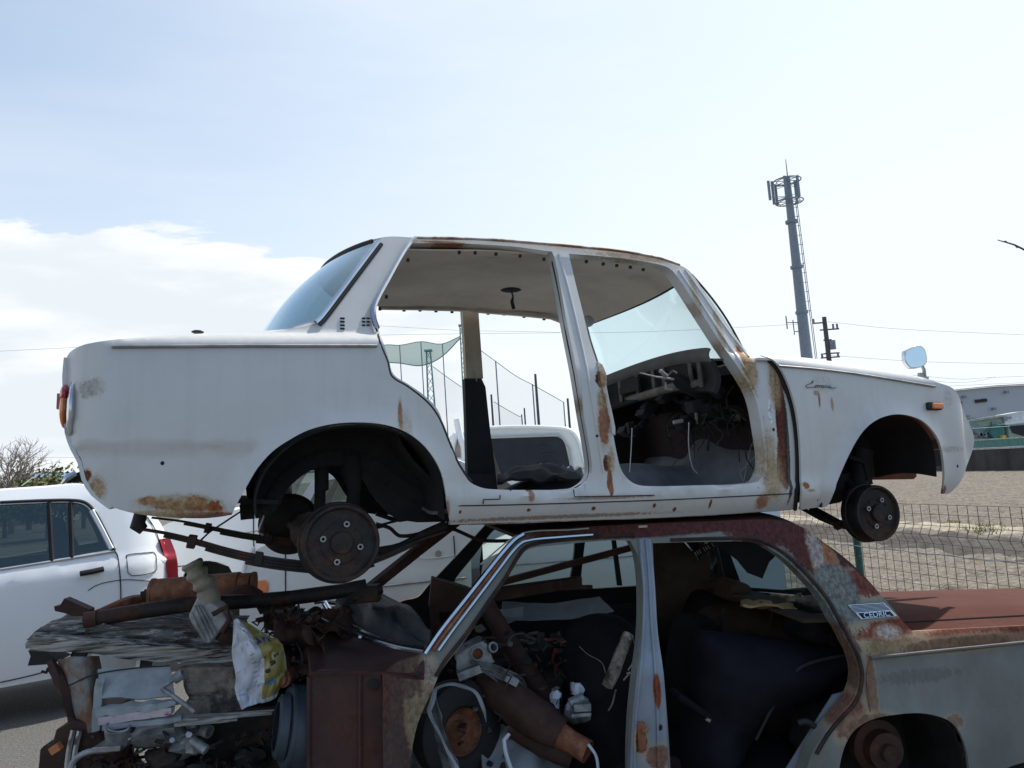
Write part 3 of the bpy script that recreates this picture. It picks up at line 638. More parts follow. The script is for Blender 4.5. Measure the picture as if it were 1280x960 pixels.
# axle, drums, springs
def drum(c, ax, r, w, nuts, name, m='old_iron', far=False):
    c = V(c); ax = V(ax).normalized()
    pr = [(0, w*1.02), (.036, w*1.02), (.038, w*1.0), (.040, w*.86), (r*.50, w*.86), (r*.56, w*.80), (r*.84, w*.80), (r*.90, w*.94), (r*.97, w*.94), (r, w*.86), (r*1.0, w*.3), (r*1.05, w*.28), (r*1.07, w*.1), (r*1.03, 0), (r*.9, -.01), (0, -.015)]
    d = obj(name, B().lathe(pr, c, ax, 40), m, wc, angle=30)
    u = V((0, 0, 1)); s_ = u.cross(ax).normalized(); nb_ = B()
    for k in range(4):
        a = nuts+k*math.pi/2; p = c+ax*(w*.86)+(u*math.cos(a)+s_*math.sin(a))*r*.49
        nb_.tube([p, p+ax*.012], .0115, 6, hollow=.45)
    obj('wheel_nut', nb_, 'dull_steel', d, smooth=False)
    nb2 = B()
    for k in range(4):
        a = nuts+.6+k*math.pi/2; p = c+ax*(w*.855)+(u*math.cos(a)+s_*math.sin(a))*r*.5; nb2.tube([p, p+ax*.003], .006, 8)
    obj('drum_hole', nb2, 'seam_black', d)
    return d
dc = W.p(425, 679, .10)
drum(dc+V((0, .055, 0)), (.04, -1, .03), .136, .085, .25, 'brake_drum')
fc_ = W.p(362, 655, 1.30)
drum(fc_, (0, 1, 0), .140, .085, .25, 'brake_drum')
obj('backing_plate', B().lathe([(0, -.012), (.125, -.012), (.14, .0), (.0, .004)], fc_+V((0, -.012, 0)), (0, 1, 0), 32).ball(fc_+V((.05, -.03, .03)), (.03, .02, .03), 8), 'old_iron', wc)
ca = dc+V((0, .06, 0)); cb = fc_
obj('rear_axle', B().tube([ca, ca.lerp(cb, .38), ca.lerp(cb, .44), ca.lerp(cb, .5), ca.lerp(cb, .56), ca.lerp(cb, .62), cb], [.027, .027, .06, .085, .06, .027, .027], 14), 'old_iron', wc)
for y, pts in ((.235, [(174, 661), (205, 666), (240, 674), (290, 688), (340, 698), (395, 704), (440, 706), (480, 694), (520, 676), (556, 664)]), (1.20, [(190, 647), (230, 652), (275, 661), (320, 669), (370, 673), (400, 674), (430, 668), (480, 655), (520, 645)])):
    P = [W.p(*q, y) for q in S2(pts, 3, False)]; sp_ = B(); n = len(P)
    for k, (i0, i1) in enumerate([(0, n), (int(n*.14), int(n*.9)), (int(n*.26), int(n*.78)), (int(n*.36), int(n*.7))]):
        Q = [p+V((0, 0, -k*.0105)) for p in P[i0:i1]]
        for a, c in zip(Q, Q[1:]): sp_.beam(a, c, .048, .0085)
    obj('leaf_spring', sp_, 'old_iron', wc)
    for f_ in (.215, .42):
        p = P[int(n*f_)]; obj('spring_clamp', B().box(p+V((0, 0, -.008)), (.028, .062, .045), Matrix.Rotation(.2, 3, 'Y')), 'old_iron', wc, bev=.003)
sh = W.p(172, 652, .235)
obj('spring_shackle', B().tube([sh+V((.012, 0, .05)), sh+V((.006, 0, .01)), sh+V((0, 0, -.012)), sh+V((.02, 0, -.03))], [.020, .022, .026, .018], 10), 'black_rubber', wc)
obj('brake_line', B().tube([W.p(246, 680, .24), W.p(262, 665, .6), W.p(300, 640, 1.1)], .004, 6), 'old_iron', wc)
for y, px in ((.40, (402, 437)), (1.1, (400, 432))):
    pass
obj('shock_absorber', B().tube([W.p(402, 570, .42), W.p(402, 612, .42), W.p(400, 614, .42), W.p(399, 660, .42)], [.028, .028, .022, .022], 12), 'underseal', wc)
obj('bump_stop', B().tube([W.p(438, 570, .36), W.p(440, 590, .36), W.p(443, 612, .36), W.p(440, 640, .36)], [.05, .045, .026, .03], 10), 'underseal', wc)
obj('parking_brake_cable', B().tube([W.p(*q, .5) for q in S2([(470, 655), (487, 660), (500, 670), (530, 666), (560, 660), (600, 675), (640, 676)], 4, False)], .008, 7).tube([W.p(*q, .3) for q in S2([(470, 690), (500, 684), (530, 668), (557, 656)], 3, False)], .018, 8).tube([W.p(*q, .9) for q in S2([(470, 642), (500, 650), (530, 640), (548, 626)], 3, False)], .010, 8), 'old_iron', wc)
obj('handbrake_link', B().tube([W.p(332, 641, 1.15), W.p(323, 665, 1.15), W.p(329, 669, 1.15)], .006, 6), 'dull_steel', wc)
fd = W.p(1079, 641, .16)
drum(fd, (0.0, -1, .02), .126, .10, .35, 'brake_drum')
obj('front_wishbone', B().tube([fd+V((0, .04, -.07)), W.p(1050, 655, .32), W.p(1015, 636, .5)], [.025, .02, .02], 8).tube([W.p(1047, 657, .24), W.p(1025, 648, .3), W.p(1000, 634, .42)], .010, 8).ball(W.p(1047, 657, .24), .022, 8).tube([fd+V((0, .04, .07)), W.p(1060, 600, .35)], .022, 8), 'old_iron', wc)
obj('steering_knuckle', B().ball(fd+V((0, .05, .03)), (.05, .05, .10), 12, amp=.3).tube([W.p(1078, 562, .3), W.p(1074, 600, .3), W.p(1076, 630, .28)], [.05, .04, .035], 12).tube([W.p(1060, 570, .28), W.p(1080, 578, .26), W.p(1085, 600, .26)], .012, 8), 'underseal', wc)
fd2 = V((fd.x, WW-.16, fd.z)); drum(fd2, (0, 1, 0), .126, .10, .35, 'brake_drum')
obj('front_crossmember', B().beam((2.0, .3, .06), (2.0, WW-.3, .06), .12, .07).beam((2.2, .36, .14), (2.2, WW-.36, .14), .06, .06), 'underseal', wc)
# indicator, wing mirror
ip = W.on(1166.5, 508, ysF)
il = obj('side_indicator', B().box(ip+V((-.004, -.008, 0)), (.082, .022, .036)), 'black_rubber', wc, bev=.006)
obj('lens', B().box(ip+V((.004, -.020, 0)), (.064, .016, .026)), 'orange_lens', il, bev=.005)
mp_ = W.p(1156, 474, .10)
mi_ = obj('wing_mirror', B().tube([mp_+V((.0, 0, 0)), W.p(1155, 462, .09), W.p(1150, 452, .09)], [.009, .008, .006], 8).box(mp_+V((-.02, 0, .005)), (.06, .03, .010)).box(mp_+V((-.02, 0, .02)), (.03, .016, .02)), 'dull_steel', wc)
mpl = [W.p(*q, .09) for q in S2([(1133, 438), (1143, 433), (1150, 432.5), (1154, 437), (1156.5, 450), (1154, 457), (1147, 460), (1139, 460), (1134, 453), (1132.5, 445)], 3)]
cm = sum(mpl, V((0, 0, 0)))/len(mpl); rm = Matrix.Rotation(R(-12), 3, 'Z')
mpl = [cm+rm @ (p-cm) for p in mpl]
mat('mirror_glass', (.72, .79, .88), .06, metal=1, var=.05)
obj('mirror_head', B().prism(mpl, rm @ V((0, .022, 0))), 'chrome', mi_, bev=.004)
obj('mirror_glass', B().prism([cm+(p-cm)*.90+rm @ V((0, -.002, 0)) for p in mpl], rm @ V((0, .004, 0))), 'mirror_glass', mi_)
# ------------------------------------------------------------------ lower car
lc = thing('rusty_sedan', 'rust-red and grey wrecked sedan carrying the white shell on its roof', 'car', matrix=L.mat())
def ysL(x, z):
    y = 0
    if z > .03: y += .035*sst(.03, .10, z)+max(0, z-.06)*.30
    if z < 0: y += .05*(min(1, -z/.7))**2
    return y
onL = lambda px, py: (lambda q: (q.x, q.z))(L.on(px, py, ysL))
PL = lambda L_, k=4, c=True: [onL(*q) for q in S2(L_, k, c)]
def sl_(px, py, rx, ry, c=rust, st=1, amp=2.2):
    q = L.on(px, py, ysL); s = (CAM-(L.O+L.X*q.x+L.Z*q.z)).length/F
    return (q.x, q.z, rx*s, ry*s, c, st, amp)
maroon = (.085, .022, .020); gr = (.17, .19, .18)
mat('wreck_side_paint', (.20, .213, .195), .65, var=.2, scale=5, dirt=.6, streak=.35, bump=.05, bscale=10, stretch=(1, 1, .6), spots=[
    sl_(1080, 722, 70, 22, maroon, 1, 1.0), sl_(1050, 690, 70, 34, maroon, 1, 1.0), sl_(960, 662, 60, 22, maroon, 1, .8),
    sl_(830, 655, 210, 17, maroon, 1, .5), sl_(1000, 668, 34, 26, maroon, 1, 1), sl_(1060, 705, 34, 16, (.30, .09, .04), .9, 2.6), sl_(1050, 690, 40, 30, maroon, .95, 2), sl_(1085, 728, 40, 16, (.16, .045, .03), 1, 1.8), sl_(1040, 712, 10, 30, (.36, .13, .06), .9, 3), sl_(1020, 690, 8, 30, (.40, .36, .36), .8, 3.5),
    sl_(1046, 745, 30, 40, gr, .95, .9), sl_(1160, 786, 90, 15, (.20, .045, .022), 1, 1.4), sl_(1250, 790, 90, 12, (.16, .04, .02), 1, 1.2), sl_(1120, 808, 40, 9, (.22, .15, .07), .8, 2.5), sl_(1200, 805, 70, 8, (.17, .09, .05), .8, 2), sl_(1110, 790, 14, 7, (.45, .38, .34), .8, 2),
    sl_(1068, 830, 10, 55, (.14, .08, .05), .95, 1.2), sl_(1090, 860, 6, 40, (.20, .10, .06), .7, 2), sl_(1060, 895, 22, 26, (.20, .08, .05), .9, 1.6), sl_(1090, 905, 30, 12, (.16, .08, .05), .7, 2), sl_(1190, 902, 12, 8, (.2, .08, .05), .6, 3), sl_(1150, 845, 50, 8, (.1, .09, .08), .35, 4),
    sl_(520, 870, 26, 34, (.20, .15, .10), .7, 2), sl_(490, 940, 60, 130, (.075, .030, .024), .9, 1.2), sl_(520, 880, 12, 50, (.24, .18, .11), .8, 2), sl_(500, 840, 40, 30, (.085, .04, .03), .8, 2), sl_(536, 835, 10, 18, (.3, .25, .2), .7, 2), sl_(480, 850, 8, 60, (.10, .03, .02), .7, 2)])
mat('jamb_blue', (.24, .28, .33), .45, var=.18, scale=7, dirt=.5, coat=.2, spots=[sl_(820, 862, 5, 22, (.22, .05, .02), 1, 1), sl_(800, 925, 8, 16, (.20, .06, .03), 1, 1.6), sl_(822, 945, 16, 14, (.2, .07, .03), .8, 2), sl_(824, 908, 3, 4, (.01, .01, .01), 1, .2)])
mat('maroon_paint', (.050, .016, .014), .6, var=.35, scale=4, bump=.12, bscale=18, dirt=.35, col2=(.11, .035, .02), thr=.62, soft=.1, scale2=4)
mat('maroon_deck', (.092, .027, .019), .9, spec=.2, var=.2, scale=3, bump=.08, bscale=14, dirt=.3, col2=(.09, .026, .017), thr=.52, soft=.12, scale2=3)
mat('seat_black', (.010, .010, .012), .85, spec=.15, var=.4, scale=6, bump=.5, bscale=9)
mat('seat_navy', (.009, .0095, .014), .8, spec=.15, var=.35, scale=5, bump=.3, bscale=7)
mat('seat_brown', (.075, .053, .038), .85, spec=.15, var=.4, scale=5, bump=.4, bscale=9)
mat('foam', (.34, .30, .24), .95, var=.4, scale=14, bump=.6, bscale=40, col2=(.06, .05, .045), thr=.55, scale2=9)
mat('tan_cloth', (.55, .36, .17), .9, var=.4, scale=8, bump=.4, bscale=20)
mat('chrome_blue', (.60, .64, .72), .2, metal=1, var=.15, dirt=.2)
glass('side_glass', (.70, .80, .78), .06, .04, (.75, .9, .95))
glass('back_glass', (.68, .78, .80), .12, .05, (.75, .9, 1))
archL = [(1040, 1010), (1044, 985), (1047, 955), (1055, 927), (1068, 909), (1090, 897), (1120, 891.5), (1147, 890), (1173, 895), (1190, 905), (1200, 922), (1206, 943), (1210, 985), (1212, 1010)]
lo = PL([(527, 818), (545, 796), (585, 748), (625, 700), (643, 678), (655, 668), (700, 661), (800, 655), (900, 651.5), (950, 650), (985, 653), (1003, 659), (1020, 670), (1043, 690), (1070, 713), (1093, 735), (1112, 756), (1126, 774), (1140, 789), (1200, 786), (1280, 782), (1370, 777), (1440, 776), (1452, 800), (1450, 860), (1435, 930), (1390, 942), (1280, 953), (1225, 975), (1213, 1010)]+archL[::-1][1:]+[(1036, 1040), (800, 1065), (480, 1080), (479, 960), (478, 842), (500, 826)])
h1 = [(541, 862), (552, 838), (580, 802), (605, 765), (630, 729), (650, 697), (661, 686.5), (700, 681), (762, 675.5), (788, 676), (797, 695), (802, 740), (801, 800), (795, 850), (790, 900), (788, 960), (790, 1030), (560, 1040), (512, 1020), (513, 955), (522, 905)]
h2 = [(816, 679), (900, 677), (945, 678.5), (967, 689), (985, 702), (1010, 727), (1030, 751), (1042, 772), (1058, 800), (1070, 826), (1073, 850), (1065, 875), (1050, 892), (1032, 915), (1017, 937), (1007, 965), (985, 1028), (842, 1036), (838, 960), (834, 895), (829, 840), (822, 790), (818, 730)]
H1 = PL(h1); H2 = PL(h2)
def ysL2(x, z):
    d = dist_poly(x, z, ARL, False); return ysL(x, z)-.015*math.exp(-(d/.03)**2)
ARL = [onL(*q) for q in S2(archL, 3, False)]
def thL(x, z):
    d = min(dist_poly(x, z, H1), dist_poly(x, z, H2)); a = dist_poly(x, z, ARL, False)
    return .012+.06*sst(.12, .05, d)*sst(.03, .09, a)
obj('body_side', panel(lo, [H1, H2], ysL2, thL, .045), ['wreck_side_paint', 'jamb_blue'], lc, angle=45)
# far side: doors still fitted, so only the window openings
def clip(Hh, z0): return [(x, z) for x, z in Hh if z > z0]
W1 = clip(H1, .10); W2 = clip(H2, .10)
lofar = [(x, z-.17*sst(-.02, .18, x) if z > -.1 else z) for x, z in lo]
obj('far_side', panel(lofar, [W1, W2], ysL, lambda x, z: .03, .07, LW), ['wreck_side_paint', 'dark_trim'], lc, angle=45)
for Hh in (W1, W2):
    obj('side_window', B().add([(x, LW-ysL(x, z)-.012, z) for x, z in Hh], [tuple(range(len(Hh)))]), 'side_glass', lc)
xq = [W1, W2]
obj('window_divider', B().prism([L.p(*q, LW-.2) for q in [(765, 674), (770, 674), (778, 732), (772, 732)]], (0, .02, 0)), 'dark_trim', lc)
RL = [L.on(*q, ysL) for q in S2([(650, 671), (700, 663), (800, 657), (900, 653), (950, 651.5), (985, 654), (1003, 660)], 3, False)]
def roofL(u, v, dz=0):
    k = u*(len(RL)-1); i = min(int(k), len(RL)-2); p = RL[i].lerp(RL[i+1], k-i); s = math.sin(math.pi*v)
    return V((p.x-.10*s*(1-u)**4+.07*s*u**4, p.y+(LW-2*p.y)*v, p.z+.035*s**.8-.0+dz))
obj('roof', B().grid(roofL, 30, 20, .012), 'maroon_paint', lc)
obj('headliner', B().grid(lambda u, v: roofL(.03+.94*u, .06+.88*v, -.03), 16, 12, .004), 'dark_trim', lc)
# C pillar closes the shell to the boot; rear glass
bp = L.on(1140, 789, ysL); bq = L.on(1105, 748, ysL)
def rgl(u, v):
    t = roofL(1, v, -.006); s = math.sin(math.pi*v); b_ = V((bq.x+.02+.06*s, bq.y+(LW-2*bq.y)*v, bq.z-.03-.10*v)); t.x -= .08*v; b_.x -= .27*v; return t.lerp(b_, u)+V((.02, 0, .02))*math.sin(math.pi*u)
obj('rear_window', B().grid(lambda u, v: rgl(.06+.94*u, .10+.83*v), 8, 16, .005), 'back_glass', lc)
obj('window_surround', B().grid(lambda u, v: rgl(.06*u, v), 2, 16, .014).grid(lambda u, v: rgl(u, .10*v), 10, 4, .014).grid(lambda u, v: rgl(u, 1-.07*v), 10, 4, .014), 'maroon_paint', lc)
obj('window_seal', B().tube([rgl(1, .1+.8*k/16)+V((-.01, 0, .01)) for k in range(17)], .010, 6).tube([rgl(k/10, .13)+V((0, 0, -.004)) for k in range(1, 11)], .009, 6).tube([rgl(k/10, .87) for k in range(1, 11)], .012, 6), 'black_rubber', lc)
far_pts = [L.p(*q, LW) for q in [(1110, 747), (1280, 773)]]
dz0 = bq.z-.02
def dk_(u, v):
    x = bq.x+.02-.27*v+(1.72-bq.x+.27*v)*u; y0 = ysL(0, .12); e = L.on(1140+300*u, 788-12*u, ysL); s = math.sin(math.pi*v)
    zz = e.z-.022+(.03*s**.5)+(.046*sst(.0, .16, v)*sst(1, .84, v))
    return V((x+.06*s*(1-u), e.y+(LW-2*e.y)*v, zz-.012+.02-(.10+.06*u)*v))
obj('boot_lid', B().grid(dk_, 22, 22, .014), 'maroon_deck', lc)
obj('boot_gap', B().tube([dk_(u_, .07)+V((0, 0, .002)) for u_ in [k/12*.9 for k in range(13)]], .004, 5), 'seam_black', lc)
obj('tail_panel', B().box((1.70, LW/2, -.42), (.03, LW-.2, .5)), 'maroon_paint', lc)
obj('side_moulding', B().tube([L.on(*q, ysL)+V((0, -.008, 0)) for q in S2([(1087, 822), (1150, 815.5), (1220, 808.5), (1290, 801.5), (1380, 793), (1440, 787)], 4, False)], .0075, 8), 'dash_metal', lc)
obj('door_edge_trim', B().tube([L.on(*q, ysL)+V((0, -.004, 0)) for q in S2([(1086, 824), (1083, 850), (1087, 890)], 4, False)], .004, 5), 'rusty_iron', lc)
# vent badge on the C pillar
vq = [L.on(*q, ysL)+V((0, -.006, 0)) for q in [(1059, 756), (1104, 753), (1121, 770), (1075, 774)]]
vb = obj('pillar_vent', B().prism(vq, (0, .012, 0)), 'chrome', lc, bev=.002)
vl = B()
for k in range(6):
    t = .06+k*.085; a = vq[0].lerp(vq[3], t); c = vq[1].lerp(vq[2], t); vl.tube([a.lerp(c, .03)+V((0, -.001, 0)), a.lerp(c, .97)+V((0, -.001, 0))], .0016, 5)
obj('vent_slat', vl, 'seam_black', vb)
def text_mesh(txt, parent, name, org, ux, uz, size, m, ext=.001):
    cu = bpy.data.curves.new(name, 'FONT'); cu.body = txt; cu.size = 1; cu.extrude = ext/size; cu.offset = .012
    o = bpy.data.objects.new('tmp', cu); C.objects.link(o); dg = bpy.context.evaluated_depsgraph_get(); me = bpy.data.meshes.new_from_object(o.evaluated_get(dg))
    bpy.data.objects.remove(o)
    un = ux.cross(uz).normalized()
    for v in me.vertices:
        c = v.co.copy(); v.co = org+ux*(c.x*size)+uz*(c.y*size)+un*(-c.z*size)*-1
    me.name = name; me.materials.clear(); me.materials.append(MATS[m]); q = bpy.data.objects.new(name, me); C.objects.link(q); q.parent = parent; return q
ux = (vq[2]-vq[3]).normalized(); uz = (vq[0]-vq[3]); uz = (uz-ux*uz.dot(ux)).normalized()
obj('letter_plate', B().prism([vq[3].lerp(vq[0], .06)+V((0, -.002, 0))+ux*.012, vq[2].lerp(vq[1], .06)+V((0, -.002, 0))-ux*.012, vq[2].lerp(vq[1], .42)+V((0, -.002, 0))-ux*.012, vq[3].lerp(vq[0], .42)+V((0, -.002, 0))+ux*.012], (0, .002, 0)), 'seam_black', vb)
text_mesh('CEDRIC', vb, 'lettering', vq[3].lerp(vq[0], .10)+V((0, -.005, 0))+ux*.016, ux*1.15, uz, .028, 'chrome')
# pillar between the doors, chrome of the screen pillar, door frame
bpil = [(797, 672), (813, 672), (816, 700), (819, 740), (822, 790), (829, 840), (832, 880), (834, 930), (835, 1040), (786, 1045), (787, 960), (790, 900), (795, 850), (801, 800), (804, 740), (800, 700)]
P = [L.on(*q, ysL) for q in S2(bpil, 3)]
obj('door_pillar', B().prism([p+V((0, -.012, 0)) for p in P], (0, .05, 0)), 'jamb_blue', lc, bev=.008)
fl = B()
for pts in ([(806, 674), (810, 720), (813, 780), (817, 830), (820, 880), (822, 1000)], [(800, 690), (804, 740), (802, 800), (798, 850), (793, 900), (791, 1000)]): fl.tube([L.on(*q, ysL)+V((0, -.016, 0)) for q in S2(pts, 4, False)], .006, 6)
obj('pillar_bead', fl, 'jamb_blue', lc)
obj('striker_plate', B().box(L.on(800, 918, ysL)+V((0, -.02, 0)), (.03, .012, .10)).tube([L.on(803, 905, ysL)+V((0, -.03, 0)), L.on(803, 912, ysL)+V((0, -.03, 0))], .012, 8), 'rusty_iron', lc, bev=.003)
obj('door_weatherstrip', B().tube([L.on(*q, ysL)+V((0, -.003, 0)) for q in S2([(838, 675), (900, 673), (945, 674), (968, 684), (988, 698), (1014, 724), (1034, 749), (1047, 772), (1062, 800), (1074, 826), (1077, 850), (1069, 877), (1052, 896), (1034, 918), (1020, 942)], 3, False)], .008, 6).tube([L.on(*q, ysL)+V((0, -.003, 0)) for q in S2([(545, 845), (556, 826), (583, 792), (608, 756), (633, 720), (651, 690), (663, 681), (700, 675), (762, 670), (792, 669)], 3, False)], .008, 6), 'old_iron', lc)
def chs(pts, r, m, off, name): obj(name, B().tube([L.on(*q, ysL)+V((0, -off, 0)) for q in S2(pts, 4, False)], r, 7), m, lc)
chs([(531, 816), (550, 788), (580, 750), (607, 716), (628, 690), (643, 674), (654, 667)], .011, 'chrome_blue', .012, 'screen_pillar_moulding')
chs([(548, 812), (568, 784), (600, 742), (625, 709), (643, 686), (656, 676), (700, 671), (740, 668)], .0065, 'chrome_blue', .014, 'screen_pillar_moulding')
chs([(541, 812), (560, 786), (592, 744), (617, 712), (636, 688)], .008, 'rusty_iron', .008, 'screen_pillar_rust')
chs([(600, 705), (640, 672), (662, 664), (710, 662), (735, 660)], .003, 'pale_plastic', .016, 'drip_rail_edge')
obj('roof_chip', B().box(L.on(803, 658, ysL)+V((0, -.004, 0)), (.035, .01, .009)), 'inner_cream', lc)
# cowl, scuttle, firewall side, windscreen trim
mc = [(404, 757, .85), (413, 770, .76), (430, 783, .62), (450, 795, .46), (475, 804, .32), (500, 811, .20), (531, 816.5, .07)]
MC = [L.p(q.x, q.y, q.z) for q in catmull([V(q) for q in mc], 5)]
def along(P, u):
    e = u*(len(P)-1); i = min(int(e), len(P)-2); return P[i].lerp(P[i+1], e-i)
BT = [L.p(q.x, q.y, q.z) for q in catmull([V(q) for q in [(386, 790, .55), (384, 815, .22), (388, 845, .07), (430, 844, .07), (478, 843, .05), (530, 850, .03)]], 5)]
obj('scuttle_side', B().grid(lambda u, v: along(MC, u).lerp(along(BT, u), v)+V((0, -.006+.012*mnoise.noise(V((u*6, v*4, 1))), -.012*(1-v))), 30, 12, .010), 'maroon_paint', lc)
TP = [L.p(q.x, q.y, q.z) for q in catmull([V(q) for q in [(418, 752, 1.0), (440, 752, 1.05), (465, 752, 1.05), (495, 762, .95), (515, 772, .8), (530, 782, .62), (541, 795, .4)]], 5)]
obj('scuttle', B().grid(lambda u, v: along(MC, u).lerp(along(TP, u), v)+V((0, 0, -.02)), 24, 8, .01), 'dark_rust', lc)
obj('windscreen_moulding', B().tube(MC, .011, 8).tube([p+V((.004, .03, .016)) for p in MC], .007, 6), 'chrome_blue', lc)
obj('windscreen_moulding', B().tube([L.p(*q, y) for q, y in [((402, 775), .55), ((418, 784), .48), ((435, 791), .42), ((450, 796), .36)]], .009, 6), 'chrome_blue', lc)
obj('windscreen_moulding', B().tube([L.p(*q, y) for q, y in [((393, 753), .9), ((404, 752), .9), ((420, 754), .9)]], .010, 6), 'chrome_blue', lc)
apr = [(386, 845), (400, 836), (440, 838), (478, 842), (481, 900), (482, 1060), (385, 1060)]
obj('firewall_side', B().prism([L.p(*q, .06) for q in apr], (0, .03, 0)), 'maroon_paint', lc, bev=.006)
fb = B()
for pts in ([(386, 846), (386, 1060)], [(450, 842), (450, 1060)], [(386, 843), (470, 841)]): fb.tube([L.p(*q, .055) for q in pts], .008, 6)
obj('panel_bead', fb, 'maroon_paint', lc)
for x_, y_, d_, r_ in ((467, 855, .055, .022), (500, 945, .02, .022), (522, 842, .02, .009)): obj('access_hole', B().tube([L.p(x_, y_, d_), L.p(x_, y_, d_+.008)], r_, 14), 'seam_black', lc)
obj('inner_wing', B().grid(lambda u, v: L.p(345+60*u, 772+20*u+90*v, .30+.05*math.sin(u*5)+.05*v)+V((.03*mnoise.noise(V((u*5, v*5, 8))), .14*mnoise.noise(V((u*4, v*4, 1))), .04*mnoise.noise(V((u*4, v*3, 6))))), 24, 24, .006), 'dark_rust', lc)
obj('scuttle_top', B().grid(lambda u, v: L.p(330+110*u, 765+10*u*v+20*v, .75-.3*v)+V((0, 0, .06*mnoise.noise(V((u*6, v*6, 3)))+.02*abs(mnoise.noise(V((u*14, v*14, 3)))))), 30, 20, .006), 'dark_rust', lc)
# floor and inside
obj('floor_pan', B().box((-.75, LW/2, -.62), (2.3, LW-.16, .03)), 'dark_rust', lc)
obj('boot_floor', B().box((1.1, LW/2, -.42), (1.2, LW-.2, .03)), 'dark_rust', lc)
obj('door_lining', B().box((-.35, LW-.10, -.22), (2.4, .03, .50)), 'dark_trim', lc)
obj('pillar_lining', B().prism([L.p(*q, LW-.24) for q in [(805, 672), (850, 672), (866, 690), (890, 724), (896, 760), (870, 800), (815, 800)]], (0, .03, 0)), 'seat_brown', lc)
ps = B().grid(lambda u, v: V((-.17+(.35-.25*v)*u, .16+(LW-.32)*v, .13-.02*u)), 6, 8, .015)
obj('parcel_shelf', ps, 'seat_brown', lc)
def seat_back(p0, p1, wdt, h, y, th_, lean, m, name, parent):
    pass
def cushion(c, d, rot, m, name, parent=None, seed=0, lab=None):
    b = B(); n = 14
    def f(u, v):
        th = math.pi*u; ph = 2*math.pi*v; e = .45
        sg = lambda a: math.copysign(abs(a)**e, a)
        x = sg(math.sin(th))*sg(math.cos(ph)); y = sg(math.sin(th))*sg(math.sin(ph)); z = sg(math.cos(th)); p = V((x*d[0]/2, y*d[1]/2, z*d[2]/2))
        p *= 1+.05*mnoise.noise(p*7+V((seed, 0, 0))); return V(c)+rot @ p
    b.grid(f, 16, 28); return obj(name, b, m, parent, angle=70, label=lab)
RY = lambda a: Matrix.Rotation(R(a), 3, 'Y')
RZ = lambda a: Matrix.Rotation(R(a), 3, 'Z')
RX = lambda a: Matrix.Rotation(R(a), 3, 'X')
rs = L.p(945, 790, .85)
ro_ = [(q.x, q.z) for q in [L.p(a_, c_, .85) for a_, c_ in S2([(838, 900), (845, 850), (862, 800), (880, 768), (905, 757), (950, 757), (1000, 770), (1040, 790), (1050, 830), (1020, 900), (980, 940), (880, 945)], 3)]]
bs = obj('rear_seat_back', puff(ro_, .88, .14, .05, .10, .02, 6, 3), 'seat_brown', lc, angle=70)
cushion((-.26, 1.12, -.18), (.20, .55, .56), RY(24), 'seat_black', 'rear_seat_back', lc, 2)
sm_ = B()
for pts in ([(862, 800), (900, 792), (950, 795), (1010, 806)], [(905, 760), (900, 800), (893, 850), (885, 900)], [(965, 764), (962, 800), (955, 850)]): sm_.tube([L.p(*q, .74) for q in S2(pts, 4, False)], .005, 6)
obj('seat_piping', sm_, 'black_rubber', bs)
h1_ = L.p(915, 738, .98); cushion(h1_, (.12, .24, .11), RY(20), 'seat_brown', 'headrest', lc, 3)
h2_ = L.p(1008, 778, .40); cushion(h2_, (.12, .26, .15), RY(20), 'seat_black', 'headrest', lc, 4)
cushion((-.42, .75, -.50), (.52, 1.2, .16), RY(-6), 'seat_black', 'rear_seat_cushion', lc, 5)
fs = L.p(752, 850, .55)
so_ = [(q.x, q.z) for q in [L.p(a_, c_, .42) for a_, c_ in S2([(714, 800), (722, 785), (745, 774), (775, 774), (797, 785), (803, 800), (800, 830), (792, 860), (788, 900), (786, 960), (750, 975), (705, 970), (706, 920), (710, 870), (709, 830)], 3)]]
fseat = obj('front_seat_back', puff(so_, .44, .15, .10, .12, .016, 7, 1), 'seat_black', lc, angle=70)
cushion(fs+V((-.12, 0, -.34)), (.45, .46, .14), RY(-4), 'seat_black', 'front_seat_cushion', lc, 7)
fm = L.p(772, 830, .30)
ff = B().tube([L.p(785, 792, .33), L.p(776, 815, .30), L.p(767, 840, .28), L.p(759, 858, .29)], [.02, .028, .026, .02], 9, wob=.5)
obj('torn_foam', ff, 'foam', fseat)
tn = B()
for pts in ([(724, 808), (735, 818), (752, 828), (757, 842)], [(791, 797), (795, 815), (790, 830), (785, 838)], [(770, 862), (765, 880), (760, 888)], [(783, 842), (788, 840), (779, 850)]): tn.tube([L.p(*q, .27) for q in S2(pts, 4, False)], .0022, 5, wob=2.5)
obj('torn_seam', tn, 'foam', fseat)
cushion(L.p(865, 840, .75), (.16, .44, .52), RY(14), 'seat_black', 'front_seat_back', lc, 8)
# wheel housing and brake of the lower car
obj('wheel_well', B().grid(lambda u, v: (lambda p: V((p[0], .03+.36*v, p[1])))(ARL[min(len(ARL)-1, round(u*(len(ARL)-1)))]), len(ARL)-1, 5, .01), 'underseal', lc)
obj('inner_arch', B().box((.20, .40, -.45), (.62, .03, .62)), 'underseal', lc)
hb = L.p(1100, 935, .14)
obj('brake_disc', B().lathe([(0, -.07), (.03, -.07), (.035, -.05), (.072, -.045), (.075, 0), (.105, .01), (.108, .04), (0, .05)], hb, (0, 1, 0), 30), 'dark_rust', lc)
obj('inner_quarter', B().grid(lambda u, v: L.p(1040+28*u-60*v, 868-8*u+95*v, .10), 8, 8, .008), 'jamb_blue', lc)
